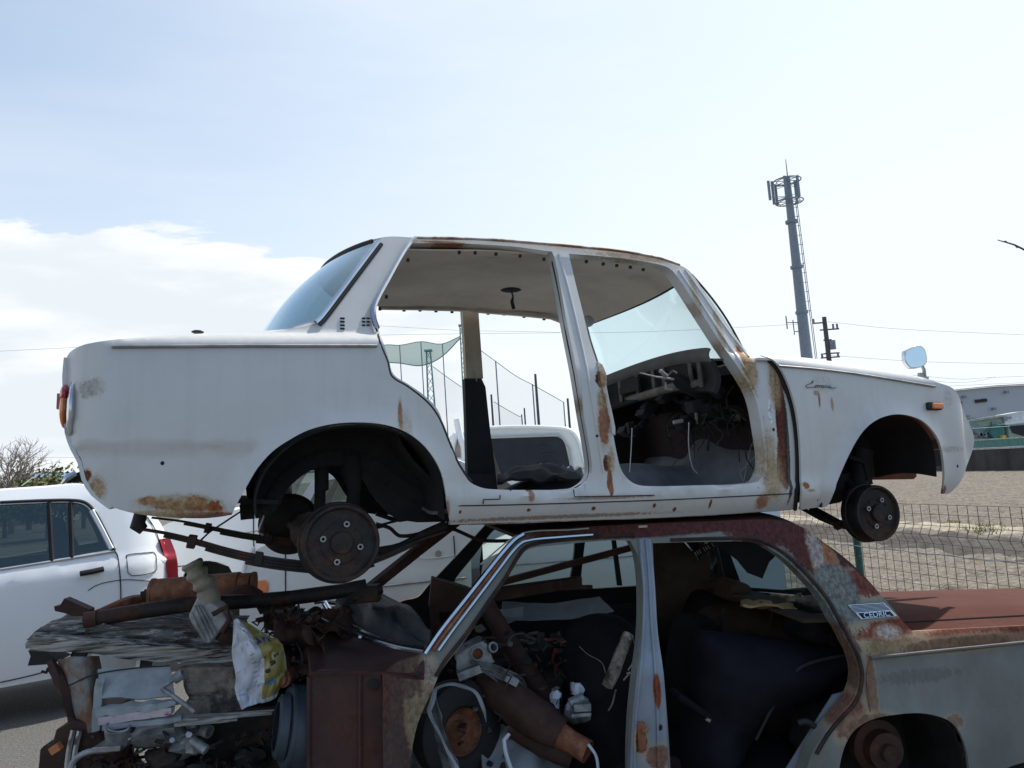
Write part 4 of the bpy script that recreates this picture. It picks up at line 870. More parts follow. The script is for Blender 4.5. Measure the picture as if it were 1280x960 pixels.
# ------------------------------------------------------------------ ground, field, far things
def g(px, py, z=0):
    d = ray(px, py); return CAM+d*((z-CAM.z)/d.z)
mat('asphalt', (.085, .083, .078), .9, var=.35, scale=260, bump=.6, bscale=220, col2=(.30, .29, .26), thr=.56, soft=.07, scale2=110)
mat('car_white', (.84, .85, .87), .25, var=.03, scale=1.5, coat=.6)
mat('field_soil', (.108, .088, .066), .95, var=.4, scale=3, bump=.9, bscale=9, col2=(.25, .215, .17), thr=.54, soft=.08, scale2=14, stretch=(1, 2.2, 1))
mat('dark_soil', (.06, .05, .042), .95, var=.5, scale=8, bump=.9, bscale=20)
mat('verge_soil', (.34, .30, .22), .95, var=.3, scale=10, bump=.6, bscale=25)
mat('weed_green', (.28, .26, .05), .8, var=.4, scale=4)
mat('retaining_concrete', (.055, .052, .052), .9, var=.5, scale=1.5, stretch=(1, 1, .3))
mat('pale_edge', (.45, .46, .44), .8, var=.3)
mat('fence_green', (.02, .13, .10), .45, var=.2)
mat('fence_wire', (.15, .125, .10), .7, metal=.2, var=.5, scale=30)
mat('galvanised', (.45, .46, .46), .5, metal=.6, var=.2)
mat('cladding', (.48, .51, .55), .6, var=.05, scale=.3, bump=.0)
mat('window_dark', (.022, .026, .035), .35, spec=.3)
mat('tower_grey', (.24, .28, .33), .6, metal=.2, var=.15)
mat('mast_green', (.16, .34, .31), .6, var=.2)
mat('pole_dark', (.10, .10, .10), .8)
mat('wire_far', (.42, .45, .48), .9)  # distance haze put into the colour: wires paler than bare cable
mat('crane_green', (.30, .40, .33), .5, var=.15); mat('crane_white', (.62, .66, .64), .5); mat('crane_teal', (.05, .20, .18), .5, var=.3)
mat('hazard_yellow', (.7, .5, .05), .6)
bb = B().add([(-1500, -60, 0), (1500, -60, 0), (1500, 2500, 0), (-1500, 2500, 0)], [(0, 1, 2, 3)])
kind(obj('ground', bb, 'asphalt', smooth=False), 'structure')
fp1 = wp(1125, 628, 5.5); fp2 = wp(1280, 636, 4.6); fdir = (V((fp1.x, fp1.y, 0))-V((fp2.x, fp2.y, 0))).normalized(); fh = (fp1.z+fp2.z)/2
f0 = V((fp1.x, fp1.y, 0))
side = V((-fdir.y, fdir.x, 0)); side = side if side.x > 0 else -side
A0 = f0-fdir*12+side*.1; A1 = f0+fdir*60+side*.1
def fz(p):
    return .020+.022*mnoise.noise(p*V((2.2, 2.2, 0)).x if False else V((p.x*2.2, p.y*2.2, 0)))+.016*mnoise.noise(V((p.x*7, p.y*7, 4)))+.012*mnoise.noise(V((p.x*17, p.y*17, 9)))+.018*math.sin(p.dot(V((.10, .995, 0)))*7+1.5*mnoise.noise(V((p.x*.4, p.y*.4, 2))))
def fq(u, v):
    a = A0.lerp(A1, u)+side*(90*v); return V((a.x, a.y, .004))
kind(obj('field', B().grid(fq, 2, 2), 'field_soil', smooth=False), 'structure')
def nq(u, v):
    a = f0-fdir*2.5+fdir*(24*u**1.25)+side*(.15+26*v**1.35); e = min(1, v*12, (1-v)*8, u*12, (1-u)*8); return V((a.x, a.y, .006+max(0, fz(a))*e))
kind(obj('ploughed_soil', B().grid(nq, 330, 330), 'field_soil'), 'structure')
# field of clods in rough low rows near the fence
rr = random.Random(8)
b0 = g(1040, 672); b1 = g(1285, 694); bd = (b1-b0); bank_dir = bd.normalized(); bn = V((-bank_dir.y, bank_dir.x, 0)); bn = bn if bn.y > 0 else -bn
def mound(w, h, off, m, name, seed, n=160, k=10, s0=-10, s1=14):
    def f(u, v):
        p = b0+bank_dir*(s0+(s1-s0)*u)+bn*(off+w*(v-.5)); return V((p.x, p.y, .008+h*math.sin(math.pi*v)*(.7+.9*mnoise.noise(p*3+V((seed, 0, 0))))+.035*mnoise.noise(p*11)*math.sin(math.pi*v)))
    return kind(obj(name, B().grid(f, n, k), m), 'structure')
mound(1.5, .16, .2, 'dark_soil', 'furrow', 1)
mound(.9, .08, 1.9, 'verge_soil', 'verge', 2)
gb = B()
for k in range(46):
    s_ = rr.uniform(-1, 9); p = b0+bank_dir*s_+bn*(2.1+rr.uniform(-.5, .5))
    if mnoise.noise(p*1.1) < -.02: continue
    for j in range(50):
        q = p+V((rr.gauss(0, .14), rr.gauss(0, .12), .0)); h = rr.uniform(.04, .13); a = rr.uniform(0, 6.3); t = V((math.cos(a), math.sin(a), 0))*.012; ln = V((rr.gauss(0, .04), rr.gauss(0, .04), h)); gb.add([q-t, q+t, q+ln], [(0, 1, 2)])
kind(tag(obj('weeds', gb, 'weed_green', smooth=False), 'yellow-green weeds along the pale verge beyond the mesh fence', 'weeds'), 'stuff')
# mesh fence
fe = thing('mesh_fence', 'low green-posted wire mesh fence running beside the bare field', 'fence', f0)
for k in (-3.49, -1.49, .51, 2.51, 4.51, 6.51):
    p = f0+fdir*k+side*.03; po = obj('post', B().tube([p, p+V((0, 0, fh-.02))], .028, 12), 'fence_green', fe)
    obj('post_cap', B().ball(p+V((0, 0, fh-.02)), .03, 10), 'fence_green', po)
wb = B(); k = -4.0
def fold(z): return -.035*max(0, 1-abs(z-(fh-.20))/.06)-.035*max(0, 1-abs(z-.15)/.06)
while k < 8:
    p = f0+fdir*k; wb.tube([p+V((0, 0, z))+side*fold(z) for z in (.02, .09, .15, .21, fh-.26, fh-.20, fh-.14, fh)], .0021, 4); k += .075
for z in [fh, fh-.065, fh-.14, fh-.20, fh-.26]+[fh-.26-.072*i for i in range(1, 10)]: wb.tube([f0-fdir*4+V((0, 0, z))+side*fold(z), f0+fdir*8+V((0, 0, z))+side*fold(z)], .0021, 4)
obj('wire_mesh', wb, 'fence_wire', fe, smooth=False)
obj('stretched_wire', B().tube([f0+fdir*(-4+12*i/90)+V((0, 0, fh-.33+.006*math.sin(i*1.9)))-side*.012 for i in range(91)], .004, 5), 'galvanised', fe)
# wall with green rail, hall, crane lorry
w0 = g(1100, 588.5); w1 = g(1290, 588); wd_ = (w1-w0).normalized(); w0 -= wd_*60; w1 += wd_*12
rw = thing('retaining_wall', 'dark stained concrete wall under the green rail beyond the field', 'wall', w0)
obj('wall_face', B().beam(w0+V((0, 0, .45)), w1+V((0, 0, .45)), .3, .9), 'retaining_concrete', rw, smooth=False)
obj('wall_coping', B().beam(w0+V((0, 0, .93)), w1+V((0, 0, .93)), .36, .07), 'pale_edge', rw, smooth=False)
gr_ = thing('rail_fence', 'green sheet rail with pale top edge on the dark concrete wall', 'fence', w0+V((0, 0, .97)))
obj('rail_board', B().beam(w0+V((0, 0, 1.13)), w1+V((0, 0, 1.13)), .05, .30), 'crane_teal', gr_, smooth=False)
obj('top_rail', B().beam(w0+V((0, 0, 1.31)), w1+V((0, 0, 1.31)), .07, .05), 'pale_edge', gr_, smooth=False)
hall = thing('warehouse', 'large grey clad hall with small dark windows behind the crane lorry', 'building', wp(1240, 560, 62))
hp = [wp(*q, 62) for q in [(1040, 506), (1195, 488), (1243, 483.2), (1330, 479), (1500, 480), (1500, 560), (1040, 600)]]
for q in (hp[-1], hp[-2]): q.z = 0
obj('wall', B().prism(hp, (6, 26, 0)), 'cladding', hall, smooth=False)
rb = B()
for a, c in zip(hp[:4], hp[1:5]): rb.beam(a+V((0, -.15, .05)), c+V((0, -.15, .05)), .3, .05)
obj('roof_edge', rb, 'pale_edge', hall, smooth=False)
for (x0, x1, y0, y1) in [(1196, 1201.5, 501.5, 506), (1219, 1225, 499.2, 503.4), (1227, 1233, 498.2, 502.4), (1172, 1178, 503, 507)]:
    a = wp(x0, y1, 61.9); c = wp(x1, y0, 61.9); f = obj('window', B().box(((a.x+c.x)/2, 61.95, (a.z+c.z)/2), (c.x-a.x, .1, c.z-a.z)), 'pale_edge', hall, smooth=False)
    obj('pane', B().box(((a.x+c.x)/2, 61.88, (a.z+c.z)/2), (c.x-a.x+.02, .08, c.z-a.z+.02)), 'window_dark', f, smooth=False)
lb = B()
for p in [(1205, 496), (1242, 511), (1258, 490)]: lb.box(wp(*p, 61.7), (.25, .3, .2))
obj('wall_lamp', lb, 'tower_grey', hall, smooth=False)
obj('cladding_rib', B().beam(wp(1240, 522, 61.95), wp(1200, 524, 61.95), .05, .06).beam(wp(1203, 520.5, 61.9), wp(1212, 520, 61.9), .1, .1), 'tower_grey', hall, smooth=False)
YC = 44
cr = thing('crane_lorry', 'pale green truck crane with folded boom in front of the grey hall', 'crane truck', V((wp(1240, 560, YC).x, YC, 0)))
def slab(pts, y, d): return B().prism([wp(*q, y) for q in pts], (0, d, 0))
obj('boom', slab([(1213, 526.5), (1254, 520), (1254, 528), (1242, 531), (1216, 533)], YC, .9), 'crane_green', cr, smooth=False)
obj('boom_edge', B().beam(wp(1213, 526, YC-.05), wp(1254, 519.5, YC-.05), .2, .12), 'pale_edge', cr, smooth=False)
obj('boom_cover', slab([(1255, 518), (1275, 514.5), (1345, 506), (1345, 520), (1256, 529)], YC-.1, .8), 'crane_white', cr, smooth=False)
obj('boom_tip', slab([(1257, 529), (1290, 524), (1340, 518), (1340, 520.5), (1290, 527), (1257, 531)], YC-.4, .3), 'car_white', cr, smooth=False)
obj('cover_lettering', B().beam(wp(1256.5, 523, YC-.15), wp(1264.5, 522, YC-.15), .03, .12).box(wp(1256.5, 523.5, YC-.15), (.2, .05, .25)), 'tower_grey', cr, smooth=False)
obj('turret', slab([(1216, 534), (1248, 531), (1246, 540), (1238, 548), (1238, 553), (1216, 555)], YC+.1, 1.8), 'crane_green', cr, smooth=False)
hg = B()
for a_, c_, w_ in (((1217, 535), (1226, 545), .35), ((1240, 532), (1228, 545), .12), ((1224, 543), (1233, 545), .3), ((1239, 530.5), (1244, 531), .5), ((1217, 533.5), (1222, 533), .35), ((1217, 545), (1221, 544.5), .12)): hg.beam(wp(*a_, YC-.05), wp(*c_, YC-.05), .2, w_*.6)
obj('hoist_gear', hg, 'tower_grey', cr, smooth=False)
obj('winch', B().lathe([(0, -.2), (.42, -.18), (.45, 0), (0, .05)], wp(1245, 540, YC-.1), (0, 1, 0), 20), 'crane_teal', cr)
obj('engine_cover', slab([(1241, 531.5), (1259, 530.5), (1259, 552), (1248, 553), (1241, 545)], YC+.3, 1.4), 'crane_teal', cr, smooth=False)
obj('deck', slab([(1212, 553), (1330, 549), (1330, 562), (1212, 565)], YC+.2, 2), 'window_dark', cr, smooth=False)
obj('fuel_box', slab([(1237, 548), (1252, 547), (1252, 555), (1237, 556)], YC-.1, .4), 'mast_green', cr, smooth=False)
obj('cab', slab([(1260, 531), (1300, 528), (1330, 530), (1332, 556), (1262, 558)], YC-.4, 2.2), 'crane_green', cr, smooth=False)
obj('cab_window', slab([(1262, 532.5), (1298, 530), (1298, 548), (1284, 546), (1266, 541)], YC-.45, .1), 'window_dark', cr, smooth=False)
obj('outrigger', slab([(1253, 544), (1258, 544), (1258, 557), (1254, 557)], YC-.5, .3), 'hazard_yellow', cr, smooth=False)
obj('outrigger_leg', slab([(1253.5, 548), (1256, 548), (1256, 558), (1253.5, 558)], YC-.55, .1), 'car_white', cr, smooth=False)
obj('rear_rail', B().tube([wp(1213, 526, YC-.5), wp(1213, 556, YC-.5)], .09, 6).tube([wp(1214, 536, YC-.5), wp(1262, 533, YC-.5)], .03, 6), 'mast_green', cr)
for px in (1225, 1290, 1315):
    p = wp(px, 556, YC); obj('wheel', B().lathe([(0, -.2), (.3, -.2), (.5, -.18), (.52, 0), (.5, .15), (0, .16)], (p.x, YC-.1, .52), (0, 1, 0), 20), 'black_rubber', cr)
# antenna mast
YT = 70; xb = wp(1005, 440, YT).x; xt = wp(986, 222, YT).x; xm = (xb+xt)/2
tz_ = lambda py, px=995: wp(px, py, YT).z
mt = thing('antenna_mast', 'tall grey steel antenna mast with ringed head and side ladder', 'mast', V((xm, YT, 0)))
zt = tz_(222, 986)
obj('shaft', B().tube([(xm, YT, 0), (xm, YT, tz_(390)), (xm, YT, zt)], [.60, .47, .31], 16), 'tower_grey', mt)
for py in (277, 334, 391): obj('flange', B().lathe([(.34, -.2), (.56, -.12), (.58, .12), (.34, .2)], (xm, YT, tz_(py)), (0, 0, 1), 18), 'tower_grey', mt)
hz0 = tz_(252, 988); hz1 = tz_(226, 985)
for z in (hz0, hz1):
    n = 26; obj('ring_platform', B().tube([(xm+1.25*math.cos(6.2832*k/n), YT+1.25*math.sin(6.2832*k/n), z) for k in range(n+1)], .06, 6).tube([(xm+.95*math.cos(6.2832*k/n), YT+.95*math.sin(6.2832*k/n), z) for k in range(n+1)], .04, 6), 'tower_grey', mt)
    sb = B()
    for k in range(6): a = k*math.pi/3; sb.tube([(xm, YT, z), (xm+1.25*math.cos(a), YT+1.25*math.sin(a), z)], .04, 5)
    obj('ring_strut', sb, 'tower_grey', mt)
for a, rr_ in ((3.3, 1.9), (2.8, 1.35), (2.2, 1.3), (.6, 1.2), (5.2, 1.2), (4.2, 1.3)):
    x = xm+rr_*math.cos(a); y = YT+rr_*math.sin(a); obj('panel_antenna', B().box((x, y, (hz0+hz1)/2+.1), (.22, .14, 2.0+.3*math.sin(a*3))), 'tower_grey', mt, smooth=False)
    obj('antenna_bracket', B().tube([(xm, YT, hz0+.5), (x, y, hz0+.5)], .03, 5).tube([(xm, YT, hz1-.4), (x, y, hz1-.4)], .03, 5), 'tower_grey', mt)
obj('whip_antenna', B().tube([(xm+.1, YT, zt), (xm+.1, YT, zt+1.8)], [.06, .03], 6), 'tower_grey', mt)
ld = B(); z = 14
for s_ in (-.18, .18): ld.tube([(xm+.85, YT-.1+s_, 6), (xm+.60, YT-.1+s_, hz0)], .035, 5)
while z < hz0: t = (z-6)/(hz0-6); ld.box((xm+.85-.25*t, YT-.1, z), (.05, .4, .05)); ld.tube([(xm+.3, YT-.1, z), (xm+.85-.25*t, YT-.1, z)], .025, 4); z += .9
obj('ladder', ld, 'tower_grey', mt, smooth=False)
za = tz_(404, 990); obj('side_aerial', B().tube([(xm, YT, za), (xm-1.5, YT, za+.1)], .05, 5).tube([(xm-1.5, YT, za-.5), (xm-1.5, YT, za+.7)], .06, 5).tube([(xm, YT, za-.8), (xm-.9, YT, za-.8)], .05, 5).tube([(xm-.9, YT, za-1.1), (xm-.9, YT, za+.3)], .05, 5), 'tower_grey', mt)
# power pole
YP = 48; px_ = wp(1034, 430, YP).x; zz = lambda py: wp(1034, py, YP).z
pp = thing('power_pole', 'dark power pole with crossarms and transformer behind the white fender', 'utility pole', V((px_, YP, 0)))
obj('pole', B().tube([(px_, YP, 0), (px_, YP, zz(396))], [.2, .13], 10), 'pole_dark', pp)
for py, a, c in ((403, -.75, .1), (412, -.35, .85), (425, -.2, .3), (442, -.3, .7), (447, -.5, .7)): obj('crossarm', B().beam((px_+a, YP, zz(py)), (px_+c, YP, zz(py)), .08, .08), 'pole_dark', pp, smooth=False)
for py, a in ((401, -.7), (409, .75), (409, .5), (445, .6), (445, -.4)): obj('insulator', B().tube([(px_+a, YP, zz(py)-.1), (px_+a, YP, zz(py)+.18)], .07, 8), 'tower_grey', pp)
obj('transformer', B().tube([(px_+.3, YP, zz(437)), (px_+.3, YP, zz(426))], .22, 12), 'tower_grey', pp)
# practice-range net towers, net posts, nets
YN = 84
def lattice(x0, x1, pyt, pxt, pyb, name, lab, m):
    top = wp((x0+x1)/2, pyt, YN); zt_ = top.z; w = (wp(x1, pyt, YN).x-wp(x0, pyt, YN).x)
    t_ = thing(name, lab, 'lattice tower', V((top.x, YN, 0)), group='net towers')
    b = B(); legs = []
    for sx, sy in ((-1, -1), (1, -1), (1, 1), (-1, 1)):
        a = V((top.x+sx*w*1.05, YN+sy*w*1.05, 0)); c = V((top.x+sx*w*.42, YN+sy*w*.42, zt_)); legs.append((a, c)); b.tube([a, c], .06, 5)
    obj('tower_leg', b, m, t_); br = B(); n = 16
    for i in range(n):
        for k in range(4):
            p = legs[k][0].lerp(legs[k][1], i/n); q = legs[(k+1) % 4][0].lerp(legs[(k+1) % 4][1], (i+1)/n); br.tube([p, q] if i % 2 else [legs[(k+1) % 4][0].lerp(legs[(k+1) % 4][1], i/n), legs[k][0].lerp(legs[k][1], (i+1)/n)], .035, 4)
    obj('lattice_brace', br, m, t_); obj('tower_head', B().box((top.x, YN, zt_+.1), (w*1.6, w*1.2, .2)), m, t_); return t_
lattice(574.5, 579, 408, 0, 533, 'lattice_tower', 'taller grey-green lattice tower seen beside the far door pillar', 'mast_green')
lattice(532.5, 538.5, 439.5, 0, 533, 'lattice_tower', 'shorter green lattice tower under the sagging green net', 'mast_green')
for (px, pt, r_, c_, lab) in [(526, 427, .07, 'tower_grey', 'thin net post at the peak of the sagging green net'), (499.5, 431, .07, 'tower_grey', 'thin net post nearest the door seal of the white car'), (553, 430, .07, 'tower_grey', 'thin net post between the two lattice towers'), (619.5, 451, .09, 'tower_grey', 'pale net post standing just beyond the far door pillar'), (665.5, 480, .09, 'tower_grey', 'pale net post beside the tallest dark pole'), (704.5, 503, .08, 'tower_grey', 'pale net post at the low end of the net'),
                         (669, 467.5, .16, 'pole_dark', 'tallest dark pole seen through the rear door opening'), (614, 493, .13, 'pole_dark', 'dark pole close to the far door pillar'), (655.3, 510, .10, 'pole_dark', 'taller of the two short dark poles above the white van'), (652, 518, .08, 'pole_dark', 'shortest dark pole above the white van roof'), (709.5, 498, .14, 'pole_dark', 'dark pole next to the rusty centre pillar of the white car')]:
    q = wp(px, pt, YN-4 if c_ == 'pole_dark' else YN); tag(obj('net_post' if c_ != 'pole_dark' else 'dark_pole', B().tube([(q.x, q.y, 0), tuple(q)], [r_*1.1, r_*.8], 6), c_), lab, 'pole', 'poles of the practice range')
def netmat(name, col, alpha):
    m = bpy.data.materials.new(name); m.use_nodes = True; t = m.node_tree; n = t.nodes; l = t.links; b = n['Principled BSDF']; b.inputs['Base Color'].default_value = (*col, 1); b.inputs['Roughness'].default_value = .9
    tr = n.new('ShaderNodeBsdfTransparent'); mx = n.new('ShaderNodeMixShader'); mx.inputs[0].default_value = alpha; l.new(tr.outputs[0], mx.inputs[1]); l.new(b.outputs[0], mx.inputs[2]); l.new(mx.outputs[0], n['Material Output'].inputs[0]); MATS[name] = m
netmat('net_grey', (.25, .3, .3), .13); netmat('net_green', (.03, .34, .27), .62)
def net(top, lab, m, bot=None, name='range_net', Y=YN):
    P = [wp(*q, Y) for q in S2(top, 4, False)]; Q = [V((p.x, p.y, 0)) for p in P] if bot is None else [wp(*q, Y) for q in S2(bot, 4, False)]
    n = min(len(P), len(Q)); o = tag(obj(name, B().grid(lambda u, v: P[min(n-1, round(u*(n-1)))].lerp(Q[min(n-1, round(u*(n-1)))], v)+V((0, .3*math.sin(u*20), 0)), n-1, 6), m), lab, 'net')
    c = obj('edge_cord', B().tube(P, .05, 4), 'tower_grey' if m == 'net_grey' else 'mast_green', None); return o
def netx(top, lab, m, bot=None, Y=YN):
    base = wp(top[0][0], top[0][1], Y); base.z = 0; t_ = thing('range_net', lab, 'net', base)
    P = [wp(*q, Y) for q in S2(top, 4, False)]; Q = [V((p.x, p.y, 0)) for p in P] if bot is None else [wp(*q, Y) for q in S2(bot, 4, False)]
    n = min(len(P), len(Q)); obj('netting', B().grid(lambda u, v: P[min(n-1, round(u*(n-1)))].lerp(Q[min(n-1, round(u*(n-1)))], v)+V((0, .3*math.sin(u*20), 0)), n-1, 6), m, t_)
    cord = B().tube(P, .05, 4)
    if bot: cord.tube(Q, .07, 4)
    obj('edge_cord', cord, 'tower_grey' if m == 'net_grey' else 'mast_green', t_)
netx([(601, 438), (620, 452), (645, 470), (665, 480.5), (682, 490), (705, 503)], 'long pale net sloping down between the net posts', 'net_grey')
netx([(541, 458), (557, 470), (577, 484)], 'pale net between the two lattice towers', 'net_grey', Y=YN+3)
netx([(617, 502), (632, 511), (648, 520), (651, 521)], 'small pale net low over the white van roof', 'net_grey', Y=YN+6)
netx([(440, 436), (484, 431), (500, 431.5), (527, 427), (552, 430), (576, 420)], 'translucent green net sagging from the taller lattice tower', 'net_green', bot=[(440, 452), (484, 453), (500, 454), (527, 457), (552, 446), (576, 422)])
# overhead wires
for pts, lab in [([(470, 407), (520, 410), (578, 413), (660, 414.5), (740, 416), (850, 413), (1000, 405)], 'longest overhead wire crossing behind the white car windscreen'), ([(470, 419), (520, 418), (700, 416)], 'short overhead wire just above the green net'), ([(-20, 440), (40, 437), (100, 434)], 'overhead wire meeting the boot of the white car'), ([(-20, 572), (60, 572), (110, 572)], 'overhead wire above the bare tree and bushes'), ([(1034, 402), (1120, 411), (1290, 419)], 'overhead wire leaving the top of the power pole'), ([(1034, 444), (1150, 452), (1290, 455)], 'faint overhead wire behind the wing mirror'),
                 ([(1080, 468), (1140, 469), (1200, 474), (1236, 472), (1290, 470)], 'overhead wire just above the sagging cable'), ([(1140, 471), (1175, 477), (1205, 478), (1228, 475), (1244, 471)], 'sagging cable over the grey hall roof'), ([(1180, 483), (1240, 480), (1290, 478)], 'lowest overhead wire touching the grey hall roofline')]:
    tag(obj('overhead_wire', B().tube([wp(*q, 55) for q in S2(pts, 5, False)], .012, 4), 'wire_far'), lab, 'wire', 'overhead wires')
# trees
mat('bark', (.13, .105, .09), .9, var=.4, scale=10, bump=.5, bscale=30)
mat('leaf_green', (.10, .14, .03), .7, var=.5, scale=2.5); mat('leaf_brown', (.17, .13, .055), .8, var=.5, scale=2.5); mat('twig_grey', (.26, .22, .20), .9)
def branch(b, p, d, L_, r_, lv, rn, tips):
    pts = [p]; q = p; dd = d.normalized()
    for i in range(3): dd = (dd+V((rn.gauss(0, .16), rn.gauss(0, .16), rn.gauss(.04, .1)))).normalized(); q = q+dd*L_/3; pts.append(q)
    b.tube(pts, [r_, r_*.85, r_*.7, r_*.5], 5); tips.append(q)
    if lv:
        for k in range(rn.randint(3, 4)): t = rn.uniform(.4, 1); s_ = pts[min(3, int(t*3)+1)]; branch(b, s_, dd+V((rn.gauss(0, .6), rn.gauss(0, .6), rn.gauss(.1, .4))), L_*rn.uniform(.55, .8), r_*.5, lv-1, rn, tips)
def tree(px, pyt, Y, spread, leaf, lab, name, seed, n=2600, cat='tree'):
    rn = random.Random(seed); top = wp(px, pyt, Y); h = top.z; base = V((top.x, Y, 0)); t_ = thing(name, lab, cat, base)
    b = B(); tips = []; b.tube([base, base+V((0, 0, h*.35))], [h*.035, h*.025], 8)
    for k in range(5): a = k*1.26+rn.random(); branch(b, base+V((0, 0, h*rn.uniform(.2, .36))), V((math.cos(a)*.7*spread, math.sin(a)*.7*spread, 1)), h*(.36 if leaf is None else .20), h*.018, 3 if leaf is None else 2, rn, tips)
    obj('trunk', b, 'bark' if leaf else 'twig_grey', t_)
    if leaf:
        c = B(); cl = [V((base.x+rn.gauss(0, h*.22*spread), Y+rn.gauss(0, h*.2*spread), h*rn.uniform(.3, .86))) for _ in range(16)]+tips[::3]
        for q in cl:
            rad = h*rn.uniform(.08, .17)
            for i in range(n//len(cl)):
                d = V((rn.gauss(0, 1), rn.gauss(0, 1), rn.gauss(0, .8))).normalized()*rad*rn.uniform(.6, 1.1); s_ = h*.030*rn.uniform(.6, 1.4)
                u_ = V((rn.gauss(0, 1), rn.gauss(0, 1), rn.gauss(0, 1))).normalized(); w_ = u_.orthogonal().normalized()*s_; x_ = u_.cross(w_).normalized()*s_*.6; o_ = q+d
                if o_.z > h*1.0: continue
                c.add([o_-w_, o_-x_, o_+w_, o_+x_], [(0, 1, 2, 3)])
        obj('crown', c, leaf, t_, smooth=False)
tree(14, 560, 38, .55, None, 'tall bare tree at the edge of the lot with thin grey twigs', 'bare_tree', 3)
tree(36, 566, 42, .9, 'leaf_brown', 'thin brownish tree beside the blue roof', 'brown_tree', 5, 1200)
tree(-14, 563, 46, .6, None, 'bare tree at the very edge of the photo', 'bare_tree', 8)
tree(60, 577, 30, 2.2, 'leaf_green', 'broad dark green bush above the white hatchback roof', 'evergreen_bush', 21, 4200, 'bush')
tree(86, 572, 31, 1.5, 'leaf_brown', 'olive-brown bush nearest the white car tail', 'olive_bush', 12, 3600, 'bush')
tree(104, 582, 39, 1.5, 'leaf_green', 'small green bush half hidden by the white car tail', 'evergreen_bush', 14, 2600, 'bush')
tree(6, 593, 34, 2.0, 'leaf_green', 'low green bush under the bare tree', 'evergreen_bush', 16, 2800, 'bush')
mat('blue_roof', (.12, .22, .42), .5); mat('house_wall', (.45, .43, .42), .8)
ho = thing('blue_roof_house', 'distant house with a blue roof between the bare tree and bushes', 'house', V((wp(27, 600, 52).x, 52, 0)))
hc = wp(27, 600, 52); obj('wall', B().box((hc.x, 54, hc.z/2), (3.2, 4, hc.z)), 'house_wall', ho, smooth=False)
obj('roof', B().prism([wp(14, 600, 51.7), wp(19, 592, 51.7), wp(36, 591, 51.7), wp(41, 599, 51.7)], (0, 4.5, 0)), 'blue_roof', ho, smooth=False)
# bare tree just outside the frame whose twig reaches in
bt = thing('leafless_tree', 'bare twig of a leafless tree reaching in under the open sky', 'tree', V((6.2, 5.2, 0)))
obj('trunk', B().tube([(6.2, 5.2, 0), (6.25, 5.2, 1.6), (6.1, 5.2, 3.0), (6.0, 5.2, 3.6)], [.11, .09, .06, .03], 10), 'bark', bt)
tw = [(6.1, 5.2, 3.0), (5.2, 5.1, 2.75)]+[tuple(wp(*q, 5.0)) for q in [(1300, 322), (1280, 312), (1268, 306), (1258, 303), (1247, 300)]]
obj('twig', B().tube(tw, [.03, .018, .010, .007, .006, .005, .003], 6).tube([wp(1268, 306, 5), wp(1272, 310, 5)], .004, 5).tube([wp(1260, 303.5, 5), wp(1256, 301, 5)], .004, 5), 'bark', bt)

# ------------------------------------------------------------------ parked vehicles behind
mat('van_white', (.70, .72, .71), .4, var=.05, scale=1.5, coat=.3, dirt=.15)
mat('tyre', (.012, .012, .012), .85, var=.3); mat('cabin_dark', (.025, .03, .03), .8); mat('cabin_tan', (.30, .25, .17), .8)
glass('car_glass', (.36, .40, .37), .10, .02, (.85, .95, .88)); glass('dark_glass', (.10, .10, .11), .04, .05)
def vehicle(name, lab, cat, F_, width, outline, holes, ys, body, glassm, top_i, thick=.03, sp_=.06, mats=None):
    o = thing(name, lab, cat, matrix=F_.mat())
    for mir in (None, width): obj('body_side', panel(outline, holes, ys, lambda x, z: thick, sp_, mir), [body, 'cabin_dark'], o, angle=40)
    for h in holes:
        obj('side_window', B().add([(x, ys(x, z)+.012, z) for x, z in h], [tuple(range(len(h)))]), glassm, o, smooth=False)
        obj('side_window', B().add([(x, width-ys(x, z)-.012, z) for x, z in h], [tuple(range(len(h)))]), glassm, o, smooth=False)
    T_ = [outline[i] for i in top_i]
    def f(u, v):
        k = u*(len(T_)-1); i = min(int(k), len(T_)-2); x = T_[i][0]+(T_[i+1][0]-T_[i][0])*(k-i); z = T_[i][1]+(T_[i+1][1]-T_[i][1])*(k-i); y = ys(x, z); return V((x, y+(width-2*y)*v, z+.02*math.sin(math.pi*v)))
    obj('upper_body', B().grid(f, max(8, len(T_)-1), 12, .01), body, o, angle=60)
    return o
# white hatchback
H = Frame(V((wp(0, 700, 5.38).x, 5.38, 0)), R(32), (0, 862), (65, 850)); HWd = 1.45
def ysH(x, z):
    y = .02*((z-.5)/.3)**2 if z < .5 else 0
    if z > .72: y += .035*sst(.72, .78, z)+(z-.78 if z > .78 else 0)*.28
    if z > 1.24: y += .35*(z-1.24)**1.1
    if x > .80: t = min(.97, (x-.80)/.28); y += .22*(1-math.sqrt(1-t*t))
    return y
onH = lambda px, py: (lambda q: (q.x, q.z))(H.on(px, py, ysH))
hp1 = [onH(*q) for q in S2([(0, 613), (60, 609), (100, 606), (130, 612), (165, 624), (190, 640), (205, 662), (215, 690), (221, 720), (224, 745), (228, 790), (225, 830)], 3, False)]
hfront = [(-2.28, .02), (-2.38, .2), (-2.38, .45), (-2.25, .66), (-1.75, .80), (-1.55, .84), (-.95, 1.26), (-.6, 1.345)]
hout = hfront+hp1+[(1.02, .0), (.94, -.02), (.92, .15), (.82, .28), (.68, .33), (.52, .29), (.42, .15), (.40, .0), (-1.45, .0), (-1.47, .15), (-1.57, .28), (-1.72, .33), (-1.88, .28), (-1.98, .15), (-2.0, .0)]
